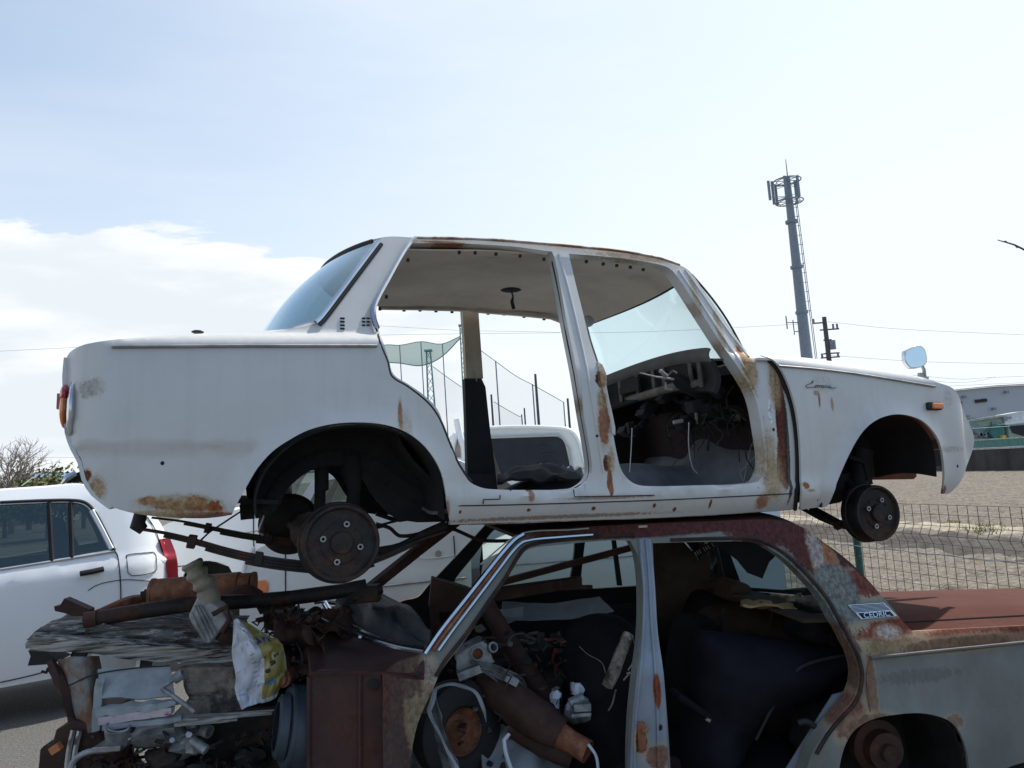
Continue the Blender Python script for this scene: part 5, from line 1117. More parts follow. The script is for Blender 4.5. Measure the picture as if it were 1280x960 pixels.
hwin = [onH(*q) for q in S2([(0, 631), (60, 628.5), (92, 628.5), (106, 632), (116, 643), (130, 668), (138, 687), (60, 701), (0, 711)], 3, False)]+[(-.9, .86), (-1.2, .86), (-.78, 1.22)]
hb_ = vehicle('white_hatchback', 'white five-door hatchback with red tail lamp parked behind the planks', 'car', H, HWd, hout, [hwin], ysH, 'car_white', 'car_glass', list(range(0, len(hfront)+len(hp1)-2)))
def sH(pts, r, m, name, off=.004, k=4): return obj(name, B().tube([H.on(*q, ysH)+V((0, -off, 0)) for q in S2(pts, k, False)], r, 6), m, hb_)
sH([(0, 628), (60, 625.5), (94, 625.5), (108, 629), (119, 641), (133, 667), (143, 688)], .012, 'dark_trim', 'window_seal')
sH([(0, 712), (70, 701), (143, 689)], .010, 'chrome', 'waist_strip')
sH([(143, 688), (147, 695), (150, 720), (151, 745), (149, 780)], .004, 'seam_black', 'door_seam')
sH([(110, 738), (122, 731), (140, 726.5), (160, 724.5), (190, 726.5)], .003, 'seam_black', 'arch_crease')
sH([(0, 853), (30, 846.5), (63, 838)], .004, 'seam_black', 'sill_seam')
sH([(115, 638), (128, 662), (140, 686)], .022, 'car_white', 'window_pillar', off=.0)
sH([(184, 646), (194, 662), (203, 690)], .0035, 'seam_black', 'tailgate_seam')
for (a, c) in (((61, 628), (65, 702)), ((88, 628), (90, 698))): sH([a, c], .016, 'dark_trim', 'window_divider', off=0)
p = H.on(115, 714, ysH); obj('door_handle', B().tube([H.on(100, 717, ysH)+V((0, -.02, 0)), p+V((0, -.035, 0)), H.on(129, 711, ysH)+V((0, -.02, 0))], .020, 8), 'dark_trim', hb_)
sH([(158, 694), (164, 692.5), (192, 690), (195, 695), (196, 712), (190, 716), (166, 719.5), (160, 716), (158, 694)], .003, 'seam_black', 'fuel_flap')
lmp = lambda L_, up: panel([onH(*q) for q in L_], [], lambda x, z: ysH(x, z)-up, lambda x, z: .03, .02, b=None, mi_in=0)
obj('tail_lamp', lmp([(199, 674), (206, 672.5), (212, 673), (218, 688), (221.5, 705), (222, 722), (209, 722), (206, 698)], .034), 'red_lens', hb_, angle=50)
obj('tail_lamp', B().box((1.00, HWd-.2, .62), (.06, .12, .3)), 'red_lens', hb_, bev=.02)
for x in (.68, -1.72):
    wv = obj('wheel', B().lathe([(0, -.01), (.18, -.01), (.20, -.03), (.27, -.02), (.285, .04), (.27, .14), (0, .14)], (x, .04, .03), (0, 1, 0), 32), 'tyre', hb_)
    obj('rim', B().lathe([(0, -.035), (.05, -.04), (.16, -.015), (.185, -.03)], (x, .04, .03), (0, 1, 0), 24), 'galvanised', wv)
seatb = B()
for x, y in ((-.35, .35), (-.35, 1.05), (.40, .4), (.40, 1.0)): seatb.ball((x, y, .72), (.12, .23, .30), 14)
obj('seats', seatb, 'cabin_dark', hb_); obj('headrest', B().ball((.36, .42, 1.04), (.06, .12, .08), 10).ball((-.38, .36, 1.06), (.06, .12, .08), 10), 'cabin_dark', hb_)
obj('interior', B().box((-.4, HWd/2, .35), (2.6, HWd-.16, .65)), 'cabin_dark', hb_); obj('window_shelf', B().box((.62, HWd/2, .76), (.35, HWd-.3, .04)).box((.2, HWd-.16, .76), (1.0, .05, .09)), 'cabin_tan', hb_)
obj('roof_aerial', B().tube([H.p(27, 607, .72), H.p(42, 596, .72)], .004, 5), 'pale_plastic', hb_)

# white compact van: only its flank, front corner and screen pillar show
def flank(name, lab, cat, Q, yaw, a, b_, out, holes, width, body, gl, ys=None, top=(0, 0)):
    F_ = Frame(Q, yaw, a, b_); ys = ys or (lambda x, z: 0.0)
    on = lambda px, py: (lambda q: (q.x, q.z))(F_.on(px, py, ys))
    o = [on(*q) for q in S2(out, 3)]; hs = [[on(*q) for q in S2(h, 3)] for h in holes]
    n = len(o); i0, i1 = int(top[0]*3), int(top[1]*3); return F_, vehicle(name, lab, cat, F_, width, o, hs, ys, body, gl, list(range(i0, i1)), sp_=.09)
ysV = lambda x, z: (.03*sst(.55, .62, z)+max(0, z-.62)*.16)
Fv, van = flank('compact_van', 'white compact van with orange corner lamp behind the rear brake drum', 'van', V((-1.0, 5.2, 0)), R(6), (306, 850), (560, 832),
    [(302, 850), (299, 780), (303, 725), (312, 696), (326, 684), (350, 672), (366, 660), (366, 640), (380, 617), (398, 592), (420, 584), (500, 578), (570, 575), (584, 580), (587, 620), (589, 700), (590, 830), (480, 838)],
    [[(382, 640), (392, 618), (404, 602), (440, 598), (478, 596), (480, 636), (430, 639)]], 1.45, 'van_white', 'car_glass', ysV, (1, 14))
def sV(F_, o_, ys, pts, r, m, name, off=.004): return obj(name, B().tube([F_.on(*q, ys)+V((0, -off, 0)) for q in S2(pts, 4, False)], r, 6), m, o_)
sV(Fv, van, ysV, [(357, 672), (357, 740), (358, 800)], .004, 'seam_black', 'door_seam'); sV(Fv, van, ysV, [(567, 670), (569, 700), (569, 722), (565, 732)], .004, 'seam_black', 'door_seam')
sV(Fv, van, ysV, [(478, 733), (530, 727), (582, 722)], .008, 'dull_steel', 'flank_groove'); sV(Fv, van, ysV, [(520, 695), (530, 698), (556, 696), (580, 692)], .004, 'van_white', 'press_line')
obj('door_lock', B().tube([Fv.on(548, 692, ysV)+V((0, -.008, 0)), Fv.on(548, 692, ysV)+V((0, .01, 0))], .022, 16), 'galvanised', van)
lq = [Fv.on(*q, ysV)+V((-.0, -.02, 0)) for q in [(318, 726), (332, 724.5), (336, 728), (335, 740), (318, 742)]]
obj('corner_lamp', B().prism(lq, (0, .05, 0)), 'orange_lens', van, bev=.006)
sV(Fv, van, ysV, [(303, 722), (306, 706), (312, 694), (318, 684)], .015, 'car_white', 'wing_edge')
mm = Fv.p(353, 612, -.05); obj('mirror', B().ball(mm, (.065, .04, .085), 14), 'dark_trim', van); obj('mirror_arm', B().tube([mm, mm+V((.07, .06, -.07))], .012, 6), 'dark_trim', van)
for px in (345, 540):
    q = Fv.p(px, 835, 0); obj('wheel', B().lathe([(0, -.01), (.17, -.01), (.19, -.02), (.26, -.02), (.27, .05), (.25, .14), (0, .14)], (q.x, .03, q.z), (0, 1, 0), 28), 'tyre', van)
# farther white car, hidden but for its wing, wheel arch and window
Fa, car2 = flank('white_minivan', 'farther white minivan whose wing and dark wheel arch show under the leaf springs', 'minivan', V((-2.2, 7.2, 0)), R(4), (190, 800), (560, 775),
    [(188, 800), (183, 740), (186, 690), (200, 660), (235, 647), (290, 638), (322, 632), (334, 606), (345, 584), (370, 572), (500, 566), (560, 563), (570, 600), (575, 775), (320, 792), (302, 772), (299, 735), (286, 708), (262, 701), (240, 706), (228, 722), (224, 760), (222, 797)],
    [[(330, 631), (340, 606), (350, 592), (400, 588), (520, 582), (522, 618), (420, 626)]], 1.6, 'van_white', 'car_glass', ysV, (1, 12))
sV(Fa, car2, ysV, [(317, 640), (317, 672), (318, 700)], .005, 'seam_black', 'door_seam'); sV(Fa, car2, ysV, [(285, 669), (300, 667), (325, 663)], .004, 'dull_steel', 'press_line'); sV(Fa, car2, ysV, [(222, 708), (232, 707)], .004, 'seam_black', 'bumper_seam')
q = Fa.p(262, 770, 0)
wv = obj('wheel', B().lathe([(0, .02), (.2, .02), (.22, .0), (.31, .01), (.33, .06), (.3, .2), (0, .2)], (q.x, .02, q.z+.02), (0, 1, 0), 30), 'tyre', car2)
obj('wheel_well', B().lathe([(.42, .03), (.42, .3), (0, .3)], (q.x, .0, q.z+.06), (0, 1, 0), 30), 'cabin_dark', car2)
# white van seen from behind through the door opening
YV = 8.0
vn = thing('white_van', 'white van with dark tinted rear glass seen through the rear door opening', 'van', V((wp(650, 640, YV).x, YV, 0)))
vo = [wp(*q, YV) for q in S2([(560, 640), (562, 600), (566, 560), (572, 543), (590, 537), (640, 533.5), (695, 534.5), (713, 538), (722, 548), (728, 566), (734, 590), (738, 640), (738, 745), (560, 755)], 3)]
obj('body', B().prism([V((q.x, q.y, max(q.z, .28))) for q in vo], (.9, 3.6, 0)), 'van_white', vn, bev=.03)
obj('rear_glass', B().prism([wp(*q, YV-.01) for q in S2([(583, 550), (640, 546.5), (696, 546), (704, 551), (709, 566), (715, 598), (650, 600), (585, 601)], 3)], (0, .03, 0)), 'window_dark', vn)
hl = B()
for k in range(8): hl.box(wp(648, 555+k*5.2, YV-.002), (.9, .004, .003))
for px, py in ((678, 559), (684, 568), (690, 578)): hl.box(wp(px, py, YV-.02), (.16, .01, .02))
obj('heater_line', hl, 'black_rubber', vn, smooth=False)
obj('roof_gutter', B().tube([q+V((0, -.02, .0)) for q in vo[12:36]], .02, 6), 'car_white', vn)
obj('tailgate_frame', B().tube([wp(*q, YV-.02) for q in [(583, 548), (700, 544), (712, 560), (718, 600), (722, 700)]], .012, 6), 'pale_plastic', vn)
obj('rear_bumper', B().box((wp(650, 735, YV).x, YV-.06, .45), (1.5, .14, .2)), 'pale_plastic', vn, bev=.03)
for s_ in (0, 1):
    q = wp(572 if s_ == 0 else 728, 660, YV-.02); obj('tail_lamp', B().box(q, (.12, .04, .34)), 'red_lens', vn, bev=.01)
for x, y in ((-.5, .5), (.55, .5), (.1, 3.0), (1.1, 3.0)): obj('wheel', B().lathe([(0, -.1), (.3, -.1), (.31, .1), (0, .1)], (wp(650, 640, YV).x+x, YV+y, .31), (1, 0, 0), 24), 'tyre', vn)
lr = thing('ladder_rack', 'white tubular ladder rack standing at the side of the white van', 'ladder rack', wp(575, 650, 7.7))
obj('rack_tube', B().tube([wp(566, 640, 7.7), wp(565, 560, 7.7), (wp(569, 542, 7.7))], .03, 8).tube([wp(583, 640, 7.7), wp(580, 560, 7.7), wp(575, 545, 7.7), wp(571, 524, 7.7)], .035, 8), 'car_white', lr)
obj('rack_rung', B().tube([wp(566, 575, 7.7), wp(582, 574, 7.7)], .02, 6).tube([wp(562, 548, 7.7), wp(574, 543, 7.7)], .02, 6), 'car_white', lr)
obj('rack_panel', B().box(wp(573, 590, 7.75), (.10, .04, .7)), 'inner_cream', lr)
# kei truck beyond, glimpsed between pillar and van
gt = thing('grey_truck', 'grey box truck glimpsed between the van and the rusty centre pillar', 'truck', V((wp(748, 580, 14).x, 14, 0)))
obj('cargo_box', B().box((wp(752, 560, 14).x, 15.5, 1.15), (1.9, 3, 1.7)), 'tower_grey', gt, bev=.03); obj('truck_window', B().box((wp(744, 575, 14).x-.3, 13.98, 1.35), (.6, .04, .4)), 'window_dark', gt)
obj('roof_hood', B().ball((wp(748, 545, 14).x, 15.4, 1.98), (1.05, 1.5, .16), 20), 'car_white', gt)
for x in (-.7, .7): obj('wheel', B().lathe([(0, -.1), (.3, -.1), (.32, .1), (0, .12)], (wp(752, 560, 14).x+x, 14.1, .32), (0, 1, 0), 20), 'tyre', gt)
ysE = lambda x, z: max(0, z-.55)*.2
Fe, carE = flank('white_wagon', 'pale wagon parked behind the wreck, seen through its far side windows', 'car', V((1.2, 6.4, 0)), R(3), (640, 800), (1100, 770),
    [(610, 800), (600, 740), (604, 700), (650, 680), (700, 668), (740, 628), (800, 618), (900, 612), (960, 612), (975, 640), (980, 700), (985, 775), (930, 780), (922, 755), (900, 742), (878, 757), (870, 785), (720, 793), (712, 768), (690, 755), (668, 770), (660, 797)],
    [[(725, 664), (755, 634), (800, 628), (940, 620), (948, 648), (850, 656)]], 1.45, 'van_white', 'car_glass', ysE, (2, 11))
sV(Fe, carE, ysE, [(640, 706), (720, 700), (860, 690), (975, 684)], .006, 'dull_steel', 'press_line'); sV(Fe, carE, ysE, [(800, 660), (802, 700), (800, 770)], .005, 'seam_black', 'door_seam')
for px in (690, 900):
    q = Fe.p(px, 790, 0); obj('wheel', B().lathe([(0, .0), (.2, .0), (.28, .01), (.29, .06), (.27, .15), (0, .15)], (q.x, .02, q.z+.03), (0, 1, 0), 28), 'tyre', carE)
# ------------------------------------------------------------------ scrap lying on and in the rusty sedan
LM = L.mat()
lw = lambda px, py, y=.4: LM @ L.p(px, py, y)
LWD = lambda pts, y=.4, k=4, c=False: [lw(q[0], q[1], q[2] if len(q) > 2 else y) for q in catmull([V((a[0], a[1], a[2] if len(a) > 2 else y)) for a in pts], k, c)]
mat('weathered_wood', (.50, .47, .42), .95, var=.75, scale=5, bump=1, bscale=16, stretch=(1, 8, 22), col2=(.05, .045, .04), thr=.54, soft=.05, scale2=3)
mat('rotten_wood', (.16, .15, .14), .95, var=.8, scale=6, bump=1, bscale=14, stretch=(1.4, 5, 9), col2=(.50, .48, .45), thr=.57, soft=.05, scale2=7)
mat('board_wood', (.34, .29, .23), .95, var=.5, scale=5, bump=.7, bscale=30, stretch=(2, 6, 1.5), col2=(.07, .062, .055), thr=.52, soft=.10, scale2=4)
mat('paper', (.33, .36, .38), .85, var=.2, scale=12, bump=.2, bscale=20, dirt=.5, col2=(.26, .30, .31), thr=.60, soft=.08, scale2=9)
mat('paper_pink', (.50, .42, .45), .85, var=.25, scale=10, col2=(.45, .05, .14), thr=.66, soft=.05, scale2=9)
mat('bag_white', (.60, .64, .72), .38, var=.1, scale=6, bump=.3, bscale=18)
mat('bag_yellow', (.38, .32, .10), .38, var=.25, scale=8, bump=.3, bscale=18, col2=(.62, .60, .45), thr=.60, soft=.08, scale2=7)
mat('ink_blue', (.03, .05, .33), .4); mat('ink_sky', (.06, .20, .42), .4); mat('ink_black', (.02, .02, .03), .5)
mat('flex_hose', (.30, .28, .22), .7, metal=.2, var=.3, scale=15, bump=.2, bscale=40)
mat('alloy', (.32, .33, .34), .5, metal=.45, var=.45, scale=18, bump=.4, bscale=60, dirt=.6)
mat('canister_grey', (.05, .066, .085), .5, var=.12, scale=4, dirt=.3)
mat('black_cloth', (.035, .04, .046), .55, var=.3, scale=5, bump=.3, bscale=14)
mat('white_cloth', (.30, .32, .34), .8, var=.25, scale=5, bump=.3, bscale=12, dirt=.5)
mat('felt_torn', (.16, .16, .16), .95, var=.6, scale=16, bump=1, bscale=35)
mat('burnt_red', (.22, .02, .02), .7, var=.4); mat('label_orange', (.55, .20, .07), .7)
def wob(b, amp, fr, seed=0):
    for v in b.v: v += V((mnoise.noise(v*fr+V((seed, 0, 0))), mnoise.noise(v*fr+V((0, seed, 5))), mnoise.noise(v*fr+V((7, 0, seed)))))*amp
    return b
def one(name, b, m, lab, cat, grp=None, **k): return tag(obj(name, b, m, **k), lab, cat, grp)
def multi(name, lab, cat, loc, parts, grp=None):
    t_ = thing(name, lab, cat, loc, group=grp); r_ = []
    for p in parts: r_.append(obj(p[0], p[1], p[2], t_, **(p[3] if len(p) > 3 else {})))
    return t_, r_
EX = 'scrap pipes piled over the engine bay'
# pipes above the planks
multi('long_pipe', 'long dark pipe lying from the planks up to the brake drum', 'pipe', lw(110, 777, .55), [
    ('pipe_barrel', B().tube(LWD([(106, 776, .45), (150, 768, .47), (237, 756, .5), (330, 750, .55), (420, 740, .6), (458, 732, .62)]), .030, 14, hollow=.12, wob=.15), 'old_iron'),
    ('pipe_collar', B().tube([lw(106, 776, .45), lw(122, 773, .455)], .033, 14, hollow=.1), 'dark_rust'),
    ('pipe_bracket', B().prism([lw(*q, .60) for q in [(318, 755), (365, 741), (372, 745), (368, 760), (325, 768)]], LM.to_3x3() @ V((0, .02, 0))), 'old_iron')], EX)
multi('rusty_silencer', 'orange-brown silencer drum with flanged end above the planks', 'silencer', lw(190, 740, .85), [
    ('silencer_drum', B().tube([lw(191, 742, .85), lw(300, 733, .80)], .064, 24, wob=.06).tube([lw(189, 742, .85), lw(193, 742, .85)], .068, 24), 'rusty_iron', {'angle': 50}),
    ('end_flange', B().tube([lw(300, 733, .80), lw(316, 732, .79)], [.058, .058], 24).tube([lw(315, 732, .79), lw(319, 732, .79)], .062, 24), 'rusty_iron'),
    ('inlet_pipe', B().tube(LWD([(191, 748, .84), (178, 749, .82), (160, 752, .75), (140, 760, .7), (114, 770, .66)]), .020, 12, wob=.3), 'rusty_iron'),
    ('hanger_tab', B().box(lw(181, 744, .80), (.03, .02, .035)).tube([lw(176, 750, .8), lw(183, 737, .8)], .008, 6), 'old_iron'),
    ('broken_cowl', B().grid(lambda u, v: lw(282+46*u, 742+18*v-10*math.sin(u*3), .70-.06*math.sin(v*3)), 8, 6, .006), 'dark_rust')], EX)
one('steel_channel', wob(B().prism([lw(*q, .60) for q in [(80, 748), (112, 762), (111, 774), (98, 772), (76, 765), (68, 764), (67, 758), (75, 757)]], LM.to_3x3() @ V((0, .06, 0))), .004, 20), 'dark_rust', 'short bent rusty channel with a hook, at the tip of the pipes', 'bracket', bev=.003)
fx_pts = LWD([(239, 703, .30), (247, 718, .30), (258, 735, .31), (262, 752, .32)], k=8); n = len(fx_pts)
multi('flexible_duct', 'ribbed beige exhaust duct rising from a finned metal shield box', 'exhaust duct', lw(262, 800, .30), [
    ('ribbed_hose', B().tube(fx_pts, [.036+.006*math.sin(i/(n-1)*4*6.283)*(1 if i < n*.7 else 0)+.006*i/n for i in range(n)], 18, hollow=.14), 'flex_hose'),
    ('shield_box', wob(B().prism([lw(*q, .28) for q in [(247, 745), (274, 756), (287, 775), (276, 790), (262, 806), (253, 803), (234, 772)]], LM.to_3x3() @ V((0, .09, 0))), .006, 12), 'alloy', {'bev': .010}),
    ('shield_rib', B().tube([lw(243, 757, .272), lw(262, 800, .272)], .003, 5).tube([lw(247, 756, .272), lw(266, 796, .272)], .003, 5).tube([lw(251, 756, .272), lw(270, 791, .272)], .003, 5).tube([lw(239, 765, .272), lw(257, 802, .272)], .003, 5), 'alloy'),
    ('clamp_ring', B().tube([lw(266, 768, .275), lw(284, 758, .275), lw(287, 775, .275), lw(278, 790, .275)], .010, 8), 'dark_rust'),
    ('outlet', B().tube(LWD([(276, 790, .30), (290, 796, .32), (312, 798, .35)]), .032, 12), 'dark_rust')])
one('bent_beam', wob(B().beam(lw(462, 736, .75), lw(520, 690, .85), .055, .04).beam(lw(520, 690, .85), lw(572, 650, .95), .055, .04), .004, 14), 'dark_rust', 'rusty diagonal beam rising beside the brake drum to the sill', 'beam', bev=.004)
one('clamp_block', B().box(lw(455, 742, .62), (.14, .08, .07)).tube([lw(440, 748, .6), lw(478, 735, .6)], .022, 10), 'old_iron', 'black clamp where the long pipe meets the diagonal beam', 'clamp', bev=.006)
# planks
def plank(top, bot, y, d, m, lab, n=40, am=.02):
    """slab between an upper and a lower traced edge, with broken uneven faces"""
    T_ = LWD(top, y, 4); Q_ = LWD(bot, y, 4); dv = LM.to_3x3() @ V((0, d, .0))
    def f(k):
        def gg(u, v):
            t = T_[min(len(T_)-1, int(u*(len(T_)-1)))].lerp(T_[min(len(T_)-1, int(u*(len(T_)-1))+1)], (u*(len(T_)-1)) % 1); q = Q_[min(len(Q_)-1, int(u*(len(Q_)-1)))].lerp(Q_[min(len(Q_)-1, int(u*(len(Q_)-1))+1)], (u*(len(Q_)-1)) % 1)
            ring = [(0, 0), (0, .33), (0, .66), (0, 1), (.5, 1), (1, 1), (1, .5), (1, 0), (.5, 0), (0, 0)]
            a, b = ring[k] if False else (0, 0)
            return None
        return gg
    ring = [(0, j/8) for j in range(9)]+[(.25, 1), (.5, 1), (.75, 1)]+[(1, 1-j/4) for j in range(5)]+[(.75, 0), (.5, 0), (.25, 0)]
    b = B(); K = len(ring); vs_ = []
    for i in range(n+1):
        u = i/n; e = u*(len(T_)-1); i0 = min(int(e), len(T_)-2); t = T_[i0].lerp(T_[i0+1], e-i0); e = u*(len(Q_)-1); i0 = min(int(e), len(Q_)-2); q = Q_[i0].lerp(Q_[i0+1], e-i0)
        for (a, c) in ring:
            p = t.lerp(q, c)+dv*a; s_ = V((p.x*5, p.y*20, p.z*45)); p = p+V((0, mnoise.noise(s_)*am, mnoise.noise(s_+V((3, 3, 3)))*am*.35))
            if i in (0, n): p = p+V((mnoise.noise(p*40)*.03, 0, 0))
            vs_.append(p)
    fs = [(i*K+j, i*K+(j+1) % K, (i+1)*K+(j+1) % K, (i+1)*K+j) for i in range(n) for j in range(K)]+[tuple(range(K)), tuple(range(n*K, n*K+K))[::-1]]
    b.add(vs_, fs); return tag(obj('wooden_plank', b, m, angle=28), lab, 'plank', 'weathered planks on the engine bay')
plank([(46, 785), (62, 782), (120, 783), (160, 784), (195, 781), (235, 782), (292, 786)], [(44, 797), (80, 799), (140, 802), (200, 806), (260, 809), (296, 810)], .42, .28, 'rotten_wood', 'rotten splintered dark plank on top, under the pipes', am=.05)
plank([(36, 797), (60, 798), (110, 801), (160, 804), (220, 809), (295, 812)], [(31, 809), (60, 814), (110, 818), (160, 824), (220, 828), (296, 830)], .34, .20, 'weathered_wood', 'long silver-grey plank just below the rotten one', am=.016)
plank([(222, 836), (240, 834), (262, 833), (297, 833)], [(242, 893), (255, 894), (275, 894), (300, 888)], .30, .05, 'board_wood', 'broad brown-grey board leaning between the papers and the plastic bag', am=.018)
one('splintered_slat', wob(B().beam(lw(222, 902, .2), lw(300, 895, .2), .10, .012).beam(lw(250, 897, .18), lw(342, 890, .18), .05, .008), .006, 20), 'weathered_wood', 'thin splintered slat at the foot of the broad board', 'slat')
one('torn_flap', wob(B().prism([lw(*q, .5) for q in [(36, 812), (60, 816), (75, 826), (60, 830), (34, 833), (40, 820)]], LM.to_3x3() @ V((0, .10, 0))), .01, 15), 'black_rubber', 'ragged black flap under the left end of the grey plank', 'rubber flap')
# front wing remnant with bonnet edge
multi('broken_front_wing', 'white and rust stained front wing remnant under the planks', 'body panel', lw(95, 900, .35), [
    ('wing_skin', wob(B().grid(lambda u, v: lw(76+46*u+16*v, 822+92*v-2*u, .42-.12*math.sin(u*3)), 14, 18, .008), .012, 8), 'wing_remnant') if 'wing_remnant' in MATS else
    ('wing_skin', wob(B().grid(lambda u, v: lw(76+46*u+16*v, 822+92*v-2*u, .42-.12*math.sin(u*3)), 14, 18, .008), .012, 8), mat('wing_remnant', (.27, .30, .31), .6, var=.3, scale=6, dirt=.7, col2=(.20, .085, .03), thr=.50, soft=.10, scale2=5).name),
    ('rusty_flange', B().tube(LWD([(64, 826, .40), (74, 850, .38), (84, 875, .36), (95, 915, .34)]), .018, 8, wob=.8), 'dark_rust'),
    ('bonnet_wire', B().tube(LWD([(86, 857, .30), (118, 843, .28), (170, 835, .27), (212, 832, .27)]), .003, 5), 'black_rubber'),
    ('latch_hook', B().tube(LWD([(52, 839, .4), (58, 841, .4), (60, 834, .4), (66, 846, .4)]), .005, 6), 'old_iron')])
# papers
pb = B(); r3 = random.Random(6)
stack = [(126, 838, 214, 832, 222, 873, 132, 886), (121, 850, 131, 845, 131, 890, 118, 898)]
multi('paper_bundle', 'bundle of water-stained grey papers and pink-marked pages under the planks', 'papers', lw(170, 900, .25), [
    ('cover_sheet', B().grid(lambda u, v: lw(123+90*u+ (6*v), 838-5*u+36*v+4*u*v, .30-.06*v)+V((0, 0, .004*math.sin(u*9))), 16, 8, .010), 'paper'),
    ('page_edge', wob(B().grid(lambda u, v: lw(127+97*u, 882-10*u+10*v-3*u*v, .235), 24, 3, .05), .010, 30), 'paper'),
    ('pink_page', wob(B().grid(lambda u, v: lw(128+90*u, 893-10*u+9*v-2*u, .225), 14, 3, .04), .004, 20), 'paper_pink'),
    ('lower_page', wob(B().grid(lambda u, v: lw(134+96*u, 902-10*u+6*v, .215), 14, 3, .04), .006, 20), 'paper'),
    ('hanging_sheet', wob(B().grid(lambda u, v: lw(119+10*u-4*v, 850+65*v-3*u, .24), 6, 14, .003), .010, 15), 'paper')])
multi('wheel_brace', 'steel wheel brace resting across the papers and board', 'tool', lw(220, 870, .2), [
    ('shaft', B().tube(LWD([(202, 860, .19), (222, 874, .18), (243, 890, .17)]), .0085, 10), 'alloy'),
    ('arm', B().tube(LWD([(202, 860, .19), (212, 853, .19), (224, 845, .19)]), .0085, 10), 'alloy'),
    ('socket', B().tube([lw(218, 849, .19), lw(229, 842, .19)], .019, 12, hollow=.3), 'alloy')])
# plastic bag
bagL = [(294, 775), (293, 800), (291, 818), (296, 842), (295, 862), (297, 872), (303, 886)]; bagR = [(297, 775), (318, 784), (340, 797), (352, 805), (358, 835), (352, 848), (345, 872)]
def bag(u, v):
    a = S2(bagL, 4, False); c = S2(bagR, 4, False); k = min(len(a)-1, int(v*(len(a)-1))); p = a[k]; q = c[min(len(c)-1, k)]
    x = p[0]+(q[0]-p[0])*u; y_ = p[1]+(q[1]-p[1])*u; return lw(x, y_, .22-.07*math.sin(math.pi*u)*math.sin(math.pi*(.15+.8*v))+.035*mnoise.noise(V((u*4, v*6, 1.3))) + .034*abs(mnoise.noise(V((u*8+v*3, v*9, 4))))+.016*abs(mnoise.noise(V((u*19, v*16, 6)))))
bb_ = B().grid(bag, 24, 28, .006); nf = 24*28
for i in range(len(bb_.f)):
    if i < nf:
        u, v = (i//28)/24, (i % 28)/28
        if u > .56+.25*max(0, .35-v) and v < .93: bb_.m[i] = 1; bb_.m[i+nf] = 1
tb, parts_ = multi('plastic_bag', 'crumpled white and yellow printed plastic bag beside the board', 'plastic bag', lw(320, 885, .2), [('bag_sheet', bb_, ['bag_white', 'bag_yellow'], {'angle': 60})])
def bagmark(pts, m, name, up=.006):
    P_ = [bag(u, v)+LM.to_3x3() @ V((0, -up-.008, 0)) for u, v in pts]; obj(name, B().prism(P_, LM.to_3x3() @ V((0, .004, 0))), m, tb, smooth=False)
bagmark([(.55, .10), (.83, .15), (.62, .19)], 'ink_blue', 'print_patch'); bagmark([(.66, .29), (.95, .32), (.95, .38), (.66, .36)], 'ink_blue', 'print_patch'); bagmark([(.60, .79), (.80, .79), (.86, .86), (.66, .87)], 'ink_sky', 'print_patch')
ph = B(); 
for k in range(9):
    u, v = .60+.28*((k*37) % 10)/10, .54+.12*((k*53) % 10)/10; ph.ball(bag(u, v)+LM.to_3x3() @ V((0, -.007, 0)), (.009, .003, .008), 8)
obj('print_picture', ph, 'ink_black', tb)
gl_ = B()
for k, v in enumerate([.30, .44, .475, .51, .545, .60, .63, .67]):
    for j in range(3):
        c_ = bag(.40+.02*(j-1)*1.6+.02*math.sin(k*2), v+.006*math.sin(k*3+j)); gl_.box(c_+LM.to_3x3() @ V((0, -.010, 0)), (.0022+.002*((k+j) % 2), .0015, .002+.003*((k*j) % 2)))
obj('print_writing', gl_, 'ink_black', tb, smooth=False)
# grey canister, brown cap
cc = lw(372, 905, .22); axc = LM.to_3x3() @ V((-.55, -.8, .0)); axc.normalize()
multi('air_cleaner', 'blue-grey round air cleaner drum against the dark red panel', 'air cleaner', lw(368, 955, .2), [
    ('drum', B().tube([lw(408, 908, .235), lw(362, 908, .205), lw(357, 908, .20)], [.150, .146, .138], 36), 'canister_grey', {'angle': 40}),
    ('inlet', B().tube([lw(358, 908, .20), lw(348, 908, .194), lw(345, 908, .192)], [.118, .112, .10], 30, hollow=.15), 'canister_grey'),
    ('rim_band', B().tube([lw(363, 908, .206), lw(359, 908, .203)], .150, 36), 'canister_grey')])
one('rusty_damper', B().tube([lw(368, 842, .34), lw(352, 848, .24)], [.034, .036], 18).tube([lw(352, 848, .24), lw(349, 850, .225)], .026, 16), 'rusty_iron', 'small brown rusty cylinder above the air cleaner drum', 'cylinder', bev=.004)
